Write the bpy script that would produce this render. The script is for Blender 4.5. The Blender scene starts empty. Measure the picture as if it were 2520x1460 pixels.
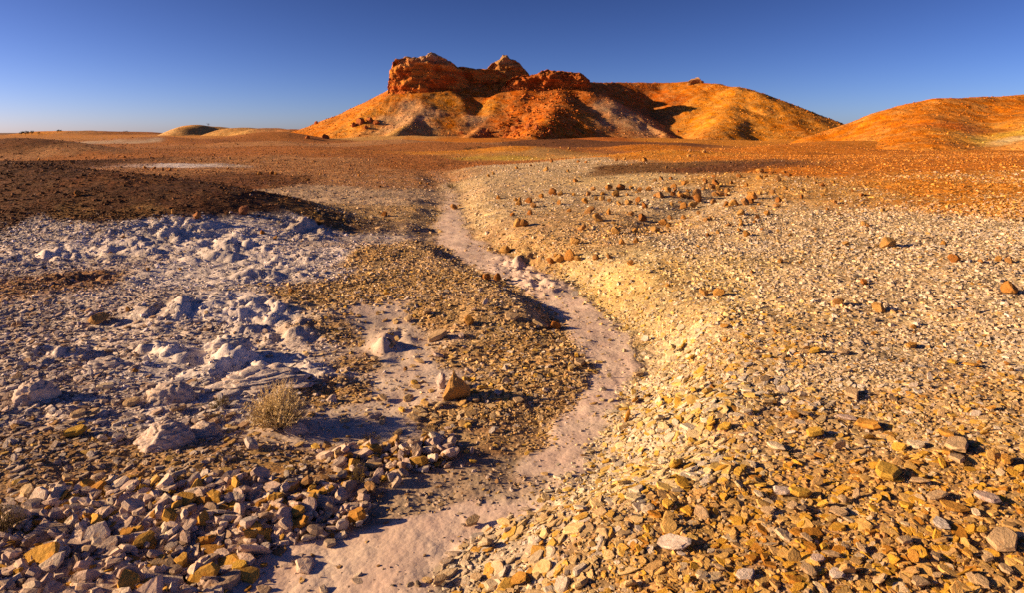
import bpy, bmesh, math, random
import numpy as np
from mathutils import Vector, Matrix, Euler

random.seed(7)
RNG = np.random.default_rng(7)
SC = bpy.context.scene
COL = SC.collection
R = math.radians

# ------------------------------------------------------------------ camera, sky, sun, exposure
CAM_Z = 1.70
FOC, CX, CY = 1642.0, 1260.0, 326.0          # focal length and principal point on a 2520 px wide picture
cam = bpy.data.cameras.new('camera')
cam.sensor_width = 36.0
cam.lens = 36.0 * FOC / 2520.0
cam.shift_y = -(730.0 - CY) / 2520.0          # level camera with a shifted lens
cam.clip_start = 0.05
cam.clip_end = 30000
camo = bpy.data.objects.new('camera', cam)
camo.location = (0, 0, CAM_Z)
camo.rotation_euler = (R(90), 0, 0)
COL.objects.link(camo)
SC.camera = camo

SUN_EL, SUN_FWD = 16.5, -2.0                   # elevation; degrees in front of straight left
sd = Vector((-math.cos(R(SUN_EL)) * math.cos(R(SUN_FWD)), math.cos(R(SUN_EL)) * math.sin(R(SUN_FWD)), math.sin(R(SUN_EL))))
sun = bpy.data.lights.new('sun', 'SUN')
sun.energy = 3.7
sun.angle = R(0.53)
sun.color = (1.0, 0.66, 0.34)
suno = bpy.data.objects.new('sun', sun)
suno.rotation_euler = sd.to_track_quat('Z', 'Y').to_euler()
COL.objects.link(suno)

world = bpy.data.worlds.new('World')
SC.world = world
world.use_nodes = True
wn, wl = world.node_tree.nodes, world.node_tree.links
wn.clear()
sky = wn.new('ShaderNodeTexSky')
sky.sky_type = 'NISHITA'
sky.sun_disc = False
sky.sun_elevation = R(SUN_EL)
sky.sun_rotation = math.atan2(sd.x, sd.y)
sky.air_density = 0.75
sky.dust_density = 5.0
sky.ozone_density = 4.0
sky.altitude = 3000
hs = wn.new('ShaderNodeMix')
hs.data_type = 'RGBA'; hs.blend_type = 'MULTIPLY'; hs.inputs[0].default_value = 1.0
hs.inputs[7].default_value = (0.49, 0.323, 0.305, 1)
gm = wn.new('ShaderNodeGamma')
gm.inputs['Gamma'].default_value = 1.6
bg = wn.new('ShaderNodeBackground')
bg.inputs['Strength'].default_value = 0.051
wo = wn.new('ShaderNodeOutputWorld')
wl.new(sky.outputs[0], gm.inputs['Color'])
wl.new(gm.outputs[0], hs.inputs[6])
wl.new(hs.outputs[2], bg.inputs['Color'])
wl.new(bg.outputs[0], wo.inputs['Surface'])

SC.view_settings.view_transform = 'Standard'
SC.view_settings.look = 'None'
SC.view_settings.exposure = 1.4
SC.view_settings.gamma = 1.0
SC.view_settings.use_curve_mapping = False
SC.render.engine = 'CYCLES'
SC.cycles.use_denoising = False
SC.cycles.max_bounces = 4
SC.cycles.diffuse_bounces = 2
SC.render.film_transparent = False

# ------------------------------------------------------------------ noise
_perm = np.random.default_rng(3).permutation(1024).astype(np.int32)
_ang = np.random.default_rng(4).random(1024) * 2 * math.pi
_gc, _gs = np.cos(_ang), np.sin(_ang)

def pn(x, y, seed=0):
    """gradient noise, about -1..1"""
    x = np.asarray(x, float); y = np.asarray(y, float)
    ix, iy = np.floor(x), np.floor(y)
    fx, fy = x - ix, y - iy
    ix = ix.astype(np.int32); iy = iy.astype(np.int32) + seed * 131
    u = fx * fx * (3 - 2 * fx); v = fy * fy * (3 - 2 * fy)
    p0 = _perm[(ix + seed * 37) & 1023]; p1 = _perm[(ix + 1 + seed * 37) & 1023]
    def g(p, dy, ex, ey):
        k = _perm[(p + iy + dy) & 1023]
        return _gc[k] * ex + _gs[k] * ey
    a = g(p0, 0, fx, fy); b = g(p1, 0, fx - 1, fy); c = g(p0, 1, fx, fy - 1); d = g(p1, 1, fx - 1, fy - 1)
    return 1.5 * ((a + (b - a) * u) * (1 - v) + (c + (d - c) * u) * v)

def fbm(x, y, octs=4, seed=0, gain=0.5):
    s = 0.0; a = 1.0
    for k in range(octs):
        s = s + a * pn(x * 2 ** k, y * 2 ** k, seed + k * 17); a *= gain
    return s

def sstep(a, b, x):
    t = np.clip((x - a) / (b - a), 0, 1)
    return t * t * (3 - 2 * t)

def smax(a, b, k):
    h = np.clip(0.5 + 0.5 * (a - b) / k, 0, 1)
    return b * (1 - h) + a * h + k * h * (1 - h)

# ------------------------------------------------------------------ shape of the land
# gully floor: picture row -> left and right edge of the pale floor, turned into metres once (floor is z = 0)
_g = [(1900, 420, 980), (1640, 480, 1030), (1440, 530, 1090), (1390, 590, 1110), (1340, 690, 1150), (1300, 900, 1240), (1260, 1070, 1320), (1210, 1200, 1400),
      (1170, 1255, 1450), (1080, 1340, 1485), (1000, 1400, 1530), (900, 1445, 1585), (830, 1405, 1560), (760, 1345, 1480),
      (700, 1240, 1400), (650, 1150, 1305), (600, 1060, 1210), (560, 1045, 1165), (520, 1070, 1155), (480, 1080, 1140),
      (450, 1060, 1130), (420, 1035, 1100), (402, 1090, 1190), (392, 1180, 1300), (380, 1330, 1400), (360, 1500, 1540)]
GYY = np.array([CAM_Z * FOC / (p[0] - CY) for p in _g])
GL = np.array([(p[1] - CX) / FOC for p in _g]) * GYY
GR = np.array([(p[2] - CX) / FOC for p in _g]) * GYY

MOUNDS = [(-1, 84, 5, 2.2, .5), (16, 112, 9, 3.5, .7), (-18, 96, 8, 3, .6), (30, 102, 8, 3.5, .6), (-34, 88, 9, 3.5, .55), (5, 62, 4, 1.6, .35), (20, 48, 5, 1.8, .3), (-12, 50, 5, 1.8, .3), (46, 108, 9, 4, .8), (-6, 132, 9, 4, .6), (18, 134, 9, 4, .7),
     # x, y, rx, ry, height: low rises of dark gibber on the plain
    (-33.0, 45.0, 6.0, 3.2, 1.05), (-23.0, 60.0, 9.0, 5.0, 0.35), (9.5, 98.0, 13.0, 5.0, .75), (22.0, 88.0, 6.0, 3.5, 0.55), (-26, 142, 12, 6, .9), (30, 140, 14, 7, .6),
    (-46.0, 128.0, 9.0, 8.0, 1.9), (-60.0, 112.0, 10.0, 8.0, 1.1), (-14.0, 140.0, 14.0, 6.0, .5), (40.0, 78.0, 9.0, 6.0, 1.0),
    (8.0, 33.0, 4.0, 1.6, 0.28), (3.5, 30.0, 2.4, 1.2, 0.15), (27.0, 58.0, 7.0, 3.5, 0.5), (1.0, 52.0, 5.0, 2.2, 0.45), (-8.0, 70.0, 9.0, 4.0, 0.5),
    (14.0, 70.0, 6.0, 2.5, 0.55), (-3.0, 118.0, 8.0, 4.0, 0.4)]

def gully(x, y):
    yy = np.clip(y, GYY[0], GYY[-1])
    wob = 0.06 * pn(x * 0 + y * 1.6, y * 0 + 3.3, 5) * np.clip(y / 5, .5, 3) + 0.045 * pn(x * 0 + y * 5.0, y * 0 + 1.3, 6)
    wob2 = 0.06 * pn(x * 0 + y * 2.1, y * 0 + 9.3, 7) * np.clip(y / 5, .5, 3) + 0.04 * pn(x * 0 + y * 6.0, y * 0 + 4.3, 8)
    l = np.interp(yy, GYY, GL) + wob; r = np.interp(yy, GYY, GR) + wob2
    sh = (.14 * sstep(7, 12, y) + .14 * sstep(12, 20, y)) * (r - l); l = l + sh; r = r - sh
    return l, r

def ground_smooth(x, y):
    x = np.asarray(x, float); y = np.asarray(y, float)
    l, r = gully(x, y)
    near = 1 - sstep(22, 46, y)
    dr = np.maximum(x - r, 0); dl = np.maximum(l - x, 0)
    # right bank and the plain that climbs away from it
    wb = np.interp(y, [2, 5, 9, 14, 30], [0.9, 0.75, 0.65, 0.7, 1.5])
    hb = np.interp(y, [2, 3, 5, 8, 12, 20, 40], [0.10, 0.16, 0.24, 0.20, 0.20, 0.15, 0.05])
    hR = hb * sstep(0, 1, dr / wb) ** 0.8 + 0.95 * (1 - np.exp(-0.085 * np.maximum(dr - .15, 0) / 0.95))
    hR = hR * (near * .85 + .15)
    # left bank, gravel bar, then the long slope that falls toward the gully
    e = np.interp(y, [2, 3.0, 3.6, 4.6, 5.5, 7, 8.5, 12, 20, 40], [0.05, .03, 0.02, 0.04, 0.07, 0.12, 0.12, 0.10, 0.12, 0.05])
    e = e * np.clip(.8 + .9 * pn(y * .9, y * 0 + 2.2, 12), .25, 1.5)
    bar = np.interp(y, [2, 3, 4, 6, 8, 10, 14], [0.1, 0.2, 0.6, 1.3, 1.2, 0.7, 0.6])
    s = np.maximum(dl - bar, 0)
    hL = e * sstep(0, 1, dl / np.interp(y, [2, 3, 4, 5, 10, 20], [.25, .4, .5, .35, .5, .8])) + 0.50 * (1 - np.exp(-0.022 * s / 0.50)) * (1 - sstep(8.5, 13.5, y + 0.12 * x)) + 0.22 * (1 - np.exp(-s / 6)) * sstep(8.5, 13.5, y)
    z = np.where(x > .5 * (l + r), hR, hL)
    # little side channel of bare mudstone left of the bar
    cx = np.interp(y, [3.2, 3.9, 4.6, 5.5, 6.4], [-1.0, -0.86, -0.88, -1.05, -1.1])
    z = z - 0.03 * np.exp(-((x - cx) / .40) ** 2) * sstep(3.2, 3.8, y) * (1 - sstep(5.4, 6.6, y))
    # shallow wash on the right plain
    cw = np.interp(y, [8, 10, 13, 18], [1.9, 2.2, 4.0, 6.5])
    z = z - 0.12 * np.exp(-((x - cw) / .5) ** 2) * sstep(8.5, 10, y) * (1 - sstep(13, 18, y))
    # the big dark mound on the left
    ax0, ay0, ax1, ay1 = -13.5, 14.6, -2.9, 10.6
    L = math.hypot(ax1 - ax0, ay1 - ay0)
    tx, ty = (ax1 - ax0) / L, (ay1 - ay0) / L
    t = (x - ax0) * tx + (y - ay0) * ty; p = -(x - ax0) * ty + (y - ay0) * tx
    hm = np.interp(t, [-8, 0, 4, 7.5, 9.3, 10.6, 12.0, 13.2], [1.22, 1.25, 1.06, 0.88, 0.68, 0.40, .05, -.4])
    zm = hm - 0.55 * (1 - np.exp(-(p / 2.3) ** 2)) - 0.5 * sstep(1.5, 5, p) - 0.25 * sstep(-2, -5, p)
    z = np.where(y > 5, smax(z, zm, 0.16), z)
    for (mx, my, rx, ry, h) in MOUNDS:
        z = z + h * np.exp(-((x - mx) / rx) ** 2 - ((y - my) / ry) ** 2)
    far = sstep(14, 45, y)
    z = z + far * (0.22 * pn(x / 11, y / 9, 31) + 0.10 * pn(x / 4, y / 3.5, 32)) - 0.25 * sstep(35, 90, y)
    z = z + sstep(250, 900, y) * 1.2 * pn(x / 120, y / 150, 33)
    return z

LUMPS = []   # filled below: patches of bare lumpy mudstone (x, y, rx, ry)

def px_dir(px, py):
    return (px - CX) / FOC, -(py - CY) / FOC

def march(px, py, fn, y0=1.5, y1=400.0, n=2600):
    """first point where the line of sight meets the height field fn"""
    ys = np.geomspace(y0, y1, n)
    kx, kz = px_dir(px, py)
    zs = CAM_Z + kz * ys
    hh = fn(kx * ys, ys)
    i = np.argmax(zs <= hh)
    if zs[i] > hh[i]:
        return None
    return float(kx * ys[i]), float(ys[i]), float(hh[i])

def at(px, py):
    return march(px, py, ground_smooth)

for (px, py, rx, ry) in [(560, 610, .55, .8), (640, 680, .5, .55), (600, 790, .45, .35), (640, 760, .4, .3), (560, 900, .3, .35), (680, 930, .4, .25), (440, 575, .5, .6), (960, 860, .15, .3),
                         (1290, 650, .35, .9), (1330, 700, .3, .5), (330, 610, .6, .7), (230, 690, .5, .4), (450, 770, .4, .3), (720, 810, .3, .3), (110, 640, .6, .5), (380, 880, .35, .25), (150, 880, .35, .25), (760, 560, .4, .6), (700, 640, .4, .4)]:
    h = at(px, py)
    LUMPS.append((h[0], h[1], rx, ry))

def ground_h(x, y):
    z = ground_smooth(x, y)
    near = 1 - sstep(30, 60, y)
    l, r = gully(x, y)
    onfloor = sstep(-.03, .05, x - l) * sstep(-.03, .05, r - x)
    z = z + near * (1 - .75 * onfloor) * (0.024 * fbm(x * .9, y * .9, 3, 41) + 0.010 * fbm(x * 5, y * 5, 2, 45))
    z = z + near * onfloor * (0.012 * fbm(x * 2.0, y * 1.0, 3, 48) + .003 * np.abs(pn(x * 6 + .6 * pn(x * 3, y * 3, 47), y * 3.6, 49)) + .0025 * fbm(x * 14, y * 14, 2, 50))
    lm = 0 * x
    for (mx, my, rx, ry) in LUMPS:
        lm = np.maximum(lm, np.exp(-((x - mx) / rx) ** 2 - ((y - my) / ry) ** 2))
    b = np.abs(pn(x * 3.2 + .3 * pn(x * 5, y * 5, 3), y * 3.2, 51)) + .5 * np.abs(pn(x * 7.5, y * 7.5, 52)) + .22 * np.abs(pn(x * 17, y * 17, 53))
    z = z + lm * (0.13 * b - 0.02)
    return z

# mesa: ridges given as (picture x, picture y of the crest, distance)
def P3(px, py, y):
    return np.array([(px - CX) / FOC * y, y, CAM_Z - (py - CY) / FOC * y])

RIDGES = [
    ([(725, 334, 192), (800, 302, 194), (880, 264, 197), (960, 229, 200), (1010, 205, 203)], .50, 1.0),
    ([(1000, 200, 204), (1120, 196, 206), (1220, 196, 208), (1300, 196, 208), (1440, 202, 210), (1520, 202, 222), (1620, 203, 226), (1690, 201, 222)], .62, 1.5),
    ([(1690, 201, 222), (1760, 206, 213), (1815, 215, 204), (1850, 226, 198), (1900, 243, 194), (2000, 283, 186), (2085, 314, 180)], .50, 3.0),
    ([(1040, 214, 199), (1040, 256, 184), (1010, 298, 170), (960, 333, 158)], .72, 2.0),
    ([(1390, 210, 197), (1375, 243, 184), (1345, 288, 168), (1305, 334, 150)], .60, 2.4),
    ([(1450, 206, 211), (1500, 250, 197), (1560, 290, 185), (1640, 326, 172)], .75, 1.0),
    ([(1815, 215, 204), (1800, 262, 186), (1770, 312, 168), (1740, 338, 158)], .56, 4.0),
    ([(1230, 215, 206), (1215, 262, 190), (1190, 308, 174), (1150, 338, 160)], .72, 1.4),
    ([(962, 232, 188), (1040, 228, 188), (1110, 224, 192)], .60, 1.0),
    ([(1105, 212, 199), (1180, 207, 201), (1250, 206, 202)], .60, 1.0),
    ([(1240, 222, 194), (1350, 216, 194), (1452, 214, 196)], .60, 1.0),
]
RIDGES3 = [([P3(*q) for q in pts], sl, rr) for pts, sl, rr in RIDGES]

def mesa_smooth(x, y):
    z = np.full(np.shape(x), -6.0)
    for pts, sl, rr in RIDGES3:
        best = np.full(np.shape(x), -50.0)
        for a, b in zip(pts[:-1], pts[1:]):
            dx, dy = b[0] - a[0], b[1] - a[1]
            t = np.clip(((x - a[0]) * dx + (y - a[1]) * dy) / (dx * dx + dy * dy), 0, 1)
            d = np.hypot(x - a[0] - t * dx, y - a[1] - t * dy)
            d = np.sqrt(d * d + rr * rr) - rr
            zz = a[2] + t * (b[2] - a[2])
            drop = sl * d
            best = np.maximum(best, zz - drop + .0050 * np.minimum(d, 40) ** 2 * sl)
        z = smax(z, best, .8)
    return z

def mesa_h(x, y):
    w = .7 * pn(x / 6, y / 6, 61)
    z = mesa_smooth(x + w, y + .8 * pn(x / 5, y / 5, 62))
    rel = np.clip((z + 1) / 6, 0, 1)
    rill = np.abs(pn(x / 2.6 + w * .3, y / 14, 63))
    return z + rel * (.16 * fbm(x / 5, y / 5, 3, 64) - .12 * (1 - np.clip(rill * 3, 0, 1)) * np.clip(.5 + 1.2 * pn(x / 11, y / 11, 67), 0, 1) + .05 * fbm(x * .8, y * .8, 2, 66))

# right-hand dome
DOME = [([(2020, 330, 92), (2085, 312, 92), (2200, 268, 92), (2300, 246, 92), (2400, 237, 93), (2520, 237, 95), (2700, 240, 98), (2900, 262, 104), (3100, 300, 110)], .62, 2.5),
        ([(2520, 238, 95), (2560, 290, 78), (2600, 345, 64)], .40, 5.0),
        ([(2300, 250, 92), (2290, 300, 80), (2275, 350, 68)], .42, 5.0)]
DOME3 = [([P3(*q) for q in pts], sl, rr) for pts, sl, rr in DOME]

def dome_smooth(x, y):
    z = np.full(np.shape(x), -4.0)
    for pts, sl, rr in DOME3:
        best = np.full(np.shape(x), -50.0)
        for a, b in zip(pts[:-1], pts[1:]):
            dx, dy = b[0] - a[0], b[1] - a[1]
            t = np.clip(((x - a[0]) * dx + (y - a[1]) * dy) / (dx * dx + dy * dy), 0, 1)
            d = np.hypot(x - a[0] - t * dx, y - a[1] - t * dy)
            d = np.sqrt(d * d + rr * rr) - rr
            zz = a[2] + t * (b[2] - a[2])
            best = np.maximum(best, zz - sl * d + .0025 * np.minimum(d, 30) ** 2 * sl)
        z = smax(z, best, 1.2)
    return z

def dome_h(x, y):
    z = dome_smooth(x, y)
    return z + .12 * fbm(x / 3.5, y / 3.5, 3, 71) + .04 * fbm(x * 1.2, y * 1.2, 2, 75)

def land(x, y):
    return np.maximum(np.maximum(ground_smooth(x, y), mesa_smooth(x, y)), dome_smooth(x, y))

# ------------------------------------------------------------------ colours of the land (albedo)
G = {
    'brown': (0.3, 0.185, 0.1), 'browngravel': (0.38, 0.245, 0.125), 'greygravel': (0.42, 0.32, 0.23), 'sand': (.42, .25, .10),
    'greybrown': (0.4, 0.31, 0.24), 'redbrown': (0.33, 0.18, 0.1), 'white': (0.7, 0.635, 0.61), 'whitegrey': (0.58, 0.505, 0.46),
    'palepink': (0.64, 0.53, 0.45), 'tanbrown': (0.46, 0.3, 0.135), 'tan': (0.46, 0.31, 0.16), 'cream': (0.57, 0.45, 0.28),
    'palecream': (.58, .48, .36), 'creamyellow': (0.58, 0.44, 0.23), 'yellowcream': (0.61, 0.44, 0.19), 'yellow': (.62, .40, .06),
    'creamtan': (0.52, 0.39, 0.22), 'ochretan': (0.54, 0.31, 0.1), 'ochre': (.60, .25, .032), 'orange': (0.54, 0.19, 0.02),
    'rust': (0.38, 0.15, 0.04), 'rusttan': (0.42, 0.215, 0.09), 'rustdark': (0.17, 0.07, 0.025), 'dark': (0.1, 0.043, 0.019), 'darkochre': (0.19, 0.1, 0.035),
    'floor': (.72, .57, .48), 'whitetan': (0.5, 0.37, 0.25), 'pink': (.54, .32, .16), 'redorange': (0.47, 0.14, 0.022), 'crag': (.42, .14, .028),
}
P = {
    'pinkyellow': [((.60, .47, .38), 5), ((.52, .40, .34), 4), ((.62, .52, .42), 3), ((.52, .30, .06), 2.2), ((.40, .20, .04), .8), ((.34, .25, .18), 2)],
    'mixgravel': [((.44, .35, .27), 4), ((.50, .33, .10), 1), ((.30, .18, .08), 2), ((.48, .42, .37), 2)],
    'pinkgrey': [((.48, .41, .38), 4), ((.42, .33, .28), 3), ((.38, .26, .17), 2), ((.54, .48, .44), 2)],
    'brownflake': [((.40, .28, .17), 3), ((.32, .19, .10), 3), ((.48, .40, .35), 2), ((.44, .30, .15), 2)],
    'white': [((.60, .56, .55), 4), ((.52, .47, .44), 2), ((.40, .30, .20), .7)],
    'tanflake': [((.54, .37, .17), 4), ((.44, .28, .11), 2.5), ((.60, .45, .25), 2.5), ((.58, .37, .08), 1.2), ((.56, .48, .39), 1.6)],
    'creamyellow': [((.62, .50, .28), 4), ((.62, .43, .13), 2.5), ((.62, .55, .42), 3), ((.58, .36, .06), 1)],
    'cream': [((.60, .50, .36), 4), ((.54, .43, .28), 3), ((.60, .54, .46), 2), ((.54, .31, .07), .7)],
    'creamochre': [((.58, .43, .21), 4), ((.62, .38, .08), 2.4), ((.50, .36, .19), 3), ((.44, .23, .05), .8), ((.58, .50, .40), 2)],
    'tanochre': [((.58, .37, .12), 4), ((.62, .35, .045), 3.8), ((.52, .33, .13), 2.5), ((.46, .21, .03), 1.2), ((.56, .44, .28), 1.5)],
    'rustmix': [((.38, .155, .045), 3), ((.46, .23, .08), 2), ((.26, .10, .03), 2)],
    'darkmix': [((.08, .036, .018), 4), ((.14, .06, .024), 3), ((.22, .10, .035), 1.6), ((.34, .25, .18), .3)],
    'orangemix': [((.58, .25, .04), 3), ((.62, .36, .10), 2), ((.42, .16, .03), 2)],
}
# (picture x, y, ground, stones, cover, stone size m, spread factor)
Z = [
    (60, 1420, 'brown', 'pinkyellow', 1, .075), (300, 1400, 'brown', 'pinkyellow', 1, .075), (480, 1400, 'brown', 'pinkyellow', 1, .07), (200, 1250, 'brown', 'pinkyellow', 1, .062),
    (450, 1230, 'brown', 'pinkyellow', 1, .062), (620, 1250, 'brown', 'pinkyellow', 1, .06), (790, 1250, 'browngravel', 'pinkyellow', .95, .055),
    (60, 1120, 'browngravel', 'mixgravel', .8, .032), (300, 1130, 'browngravel', 'mixgravel', .8, .03), (500, 1140, 'browngravel', 'mixgravel', .7, .03), (650, 1140, 'sand', 'mixgravel', .35, .025),
    (850, 1130, 'browngravel', 'pinkyellow', .85, .045), (1000, 1115, 'browngravel', 'pinkyellow', .9, .04), (730, 1180, 'browngravel', 'mixgravel', .7, .03),
    (60, 950, 'whitegrey', 'pinkgrey', .7, .04), (250, 900, 'whitegrey', 'pinkgrey', .8, .045), (300, 1010, 'whitegrey', 'pinkgrey', .7, .04), (450, 1000, 'white', 'pinkgrey', .5, .04, 1.3),
    (80, 820, 'whitegrey', 'pinkgrey', .8, .045), (300, 820, 'whitegrey', 'pinkgrey', .8, .045), (500, 830, 'whitegrey', 'pinkgrey', .7, .035),
    (100, 700, 'redbrown', 'brownflake', .9, .03), (250, 650, 'whitegrey', 'pinkgrey', .7, .03), (350, 740, 'whitegrey', 'pinkgrey', .7, .03), (200, 610, 'white', 'pinkgrey', .7, .04),
    (520, 590, 'white', 'white', .45, .055), (600, 660, 'white', 'white', .28, .04, 1.5), (460, 680, 'white', 'white', .45, .03), (600, 775, 'white', 'white', .25, .04, 1.4),
    (430, 555, 'white', 'white', .9, .08), (150, 565, 'whitegrey', 'white', .8, .07), (740, 545, 'whitegrey', 'white', .7, .06), (760, 620, 'white', 'pinkgrey', .5, .035), (860, 590, 'whitegrey', 'brownflake', .6, .035),
    (560, 900, 'white', 'white', .25, .04, 1.5), (680, 930, 'white', 'white', .25, .04, 1.6), (700, 850, 'whitegrey', 'pinkgrey', .5, .03), (620, 960, 'white', 'white', .3, .04, 1.3),
    (790, 720, 'tanbrown', 'tanflake', .9, .032), (850, 900, 'browngravel', 'tanflake', .8, .025), (780, 960, 'browngravel', 'tanflake', .7, .025), (800, 820, 'browngravel', 'tanflake', .8, .03),
    (960, 815, 'palepink', 'tanflake', .07, .04, 1.55), (945, 890, 'palepink', 'tanflake', .07, .04, 1.55), (960, 960, 'palepink', 'tanflake', .07, .05, 1.55), (900, 1035, 'palepink', 'tanflake', .07, .05, 1.55), (820, 1055, 'palepink', 'tanflake', .07, .04, 1.55),
    (900, 620, 'tanbrown', 'tanflake', 1, .036), (1000, 700, 'tanbrown', 'tanflake', 1, .036), (1030, 600, 'tan', 'tanflake', 1, .036), (1100, 780, 'tanbrown', 'tanflake', 1, .036), (900, 720, 'tanbrown', 'tanflake', 1, .04),
    (1250, 850, 'tanbrown', 'tanflake', 1, .036), (1350, 920, 'tanbrown', 'tanflake', 1, .036), (1200, 970, 'tanbrown', 'tanflake', 1, .036), (1040, 930, 'palepink', 'tanflake', .12, .05, 1.2), (1130, 870, 'tan', 'tanflake', .8, .04), (1060, 1010, 'browngravel', 'tanflake', .7, .045),
    (1290, 1010, 'browngravel', 'tanflake', .6, .02), (1200, 1080, 'browngravel', 'tanflake', .45, .018), (1050, 1190, 'greygravel', 'mixgravel', .35, .014), (990, 1280, 'greygravel', 'mixgravel', .35, .014), (1180, 1180, 'greygravel', 'mixgravel', .3, .014),
    (1560, 700, 'yellowcream', 'creamyellow', .6, 0.024), (1480, 650, 'creamyellow', 'creamyellow', .6, 0.032), (1620, 780, 'creamyellow', 'creamyellow', .85, 0.034), (1640, 900, 'cream', 'creamyellow', .85, 0.038),
    (1700, 1000, 'cream', 'creamyellow', .85, 0.044), (1560, 1090, 'palecream', 'creamyellow', .5, 0.036), (1480, 1200, 'palecream', 'creamyellow', .6, 0.032), (1650, 1150, 'cream', 'creamyellow', .9, 0.044), (1600, 1000, 'palecream', 'creamyellow', .6, 0.036),
    (1250, 1390, 'palecream', 'cream', .5, .04), (1350, 1300, 'palecream', 'creamochre', .85, .045), (1500, 1350, 'tan', 'creamochre', 1, .040), (1300, 1450, 'palecream', 'creamochre', .9, .05),
    (1800, 1250, 'tanbrown', 'tanochre', 1, 0.035), (2100, 1200, 'tanbrown', 'tanochre', 1, 0.034), (2400, 1200, 'tanbrown', 'tanochre', 1, 0.032), (1700, 1400, 'tanbrown', 'tanochre', 1, 0.039), (2000, 1400, 'brown', 'tanochre', 1, 0.039),
    (2400, 1400, 'brown', 'tanochre', 1, 0.039), (2000, 1060, 'tan', 'creamochre', 1, .034), (2300, 1040, 'tan', 'creamochre', 1, .031), (2500, 980, 'tan', 'creamochre', 1, .030),
    (1850, 850, 'creamtan', 'creamochre', .95, .038), (2100, 880, 'creamtan', 'cream', .95, 0.027), (2400, 850, 'creamtan', 'cream', .95, 0.027), (1800, 700, 'creamyellow', 'creamyellow', .9, 0.028), (2000, 700, 'creamtan', 'cream', .9, 0.027),
    (2300, 720, 'creamtan', 'cream', .9, 0.027), (2500, 700, 'creamtan', 'cream', .9, 0.028),
    (1500, 560, 'tan', 'creamochre', .9, .045), (1350, 620, 'tanbrown', 'tanflake', .9, .036), (1700, 580, 'creamtan', 'cream', .9, .04), (2000, 560, 'creamtan', 'cream', .9, .045), (2300, 560, 'creamtan', 'cream', .9, .045), (2500, 500, 'ochre', 'creamochre', .9, .05),
    (1250, 500, 'creamtan', 'cream', .8, .05), (1400, 470, 'creamtan', 'cream', .8, .05), (1700, 490, 'creamtan', 'cream', .8, .05), (2000, 470, 'ochretan', 'creamochre', .8, .05), (2300, 460, 'ochre', 'orangemix', .8, .05), (2480, 430, 'ochre', 'creamochre', .8, .05),
    (1200, 440, 'creamtan', 'cream', .7, .05), (1350, 420, 'creamtan', 'cream', .7, .05), (1560, 440, 'creamyellow', 'creamochre', .7, .05), (1650, 411, 'darkochre', 'darkmix', .7, .06), (1580, 412, 'darkochre', 'darkmix', .7, .06), (1740, 412, 'rustdark', 'darkmix', .7, .06), (2000, 420, 'orange', 'orangemix', .7, .05),
    (2300, 405, 'orange', 'orangemix', .7, .05), (1820, 440, 'ochretan', 'creamochre', .7, .05),
    (1230, 389, 'yellow', 'creamyellow', .5, .06, .5), (1400, 397, 'creamtan', 'cream', .6, .06), (1600, 387, 'ochre', 'orangemix', .6, .06), (1850, 385, 'orange', 'orangemix', .6, .06),
    (1000, 450, 'rusttan', 'brownflake', .8, .05), (900, 480, 'whitetan', 'brownflake', .8, .05), (980, 520, 'tan', 'tanflake', .9, .036), (850, 420, 'rusttan', 'rustmix', .8, .05), (740, 400, 'rusttan', 'rustmix', .8, .05), (450, 405, 'white', 'white', .4, .05, .32),
    (560, 407, 'whitetan', 'white', .4, .05, .3), (300, 380, 'rust', 'rustmix', .8, .06), (600, 375, 'rust', 'rustmix', .8, .06), (900, 380, 'rust', 'rustmix', .8, .06), (1100, 405, 'rust', 'rustmix', .8, .06), (1050, 370, 'rust', 'rustmix', .8, .06),
    (1400, 355, 'rustdark', 'darkmix', .8, .08), (1250, 362, 'ochre', 'rustmix', .8, .08), (120, 368, 'rusttan', 'rustmix', .8, .06), (250, 347, 'whitetan', 'white', .3, .06, .25), (340, 351, 'whitetan', 'white', .3, .06, .22), (60, 352, 'rustdark', 'darkmix', .8, .06), (600, 345, 'rust', 'rustmix', .8, .08),
    (1700, 362, 'orange', 'orangemix', .8, .08), (2000, 362, 'orange', 'orangemix', .8, .08), (1500, 372, 'rust', 'rustmix', .8, .08), (800, 345, 'rust', 'rustmix', .7, .1), (1000, 348, 'rusttan', 'rustmix', .7, .1), (1900, 348, 'ochre', 'orangemix', .7, .1), (900, 341, 'ochretan', 'rustmix', .6, .1), (1150, 341, 'orange', 'orangemix', .6, .1), (1400, 341, 'redorange', 'rustmix', .6, .1), (1650, 341, 'ochre', 'orangemix', .6, .1), (1900, 340, 'ochre', 'orangemix', .6, .1), (1320, 378, 'ochretan', 'orangemix', .6, .08), (1750, 375, 'ochre', 'orangemix', .6, .08), (2150, 380, 'orange', 'orangemix', .7, .06),
    (60, 450, 'dark', 'darkmix', 1, .04), (60, 400, 'dark', 'darkmix', 1, .04), (200, 470, 'dark', 'darkmix', 1, .04), (300, 440, 'rustdark', 'darkmix', 1, .04), (350, 490, 'dark', 'darkmix', 1, .04), (500, 480, 'dark', 'darkmix', 1, .04), (640, 480, 'dark', 'darkmix', 1, .04),
    (100, 520, 'dark', 'darkmix', 1, .04), (250, 515, 'darkochre', 'darkmix', 1, .045), (420, 505, 'darkochre', 'darkmix', 1, .045), (730, 505, 'darkochre', 'darkmix', 1, .045), (790, 535, 'darkochre', 'tanflake', 1, .036), (570, 450, 'rustdark', 'darkmix', 1, .04), (560, 500, 'dark', 'darkmix', 1, .045),
]
ZP = []
for q in Z:
    h = at(q[0], q[1])
    if h:
        ZP.append((h[0], h[1], q))
ZX = np.array([a for a, b, q in ZP]); ZY = np.array([b for a, b, q in ZP])
ZS = np.array([(0.085 * b) * (q[6] if len(q) > 6 else 1.0) for a, b, q in ZP])
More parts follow.
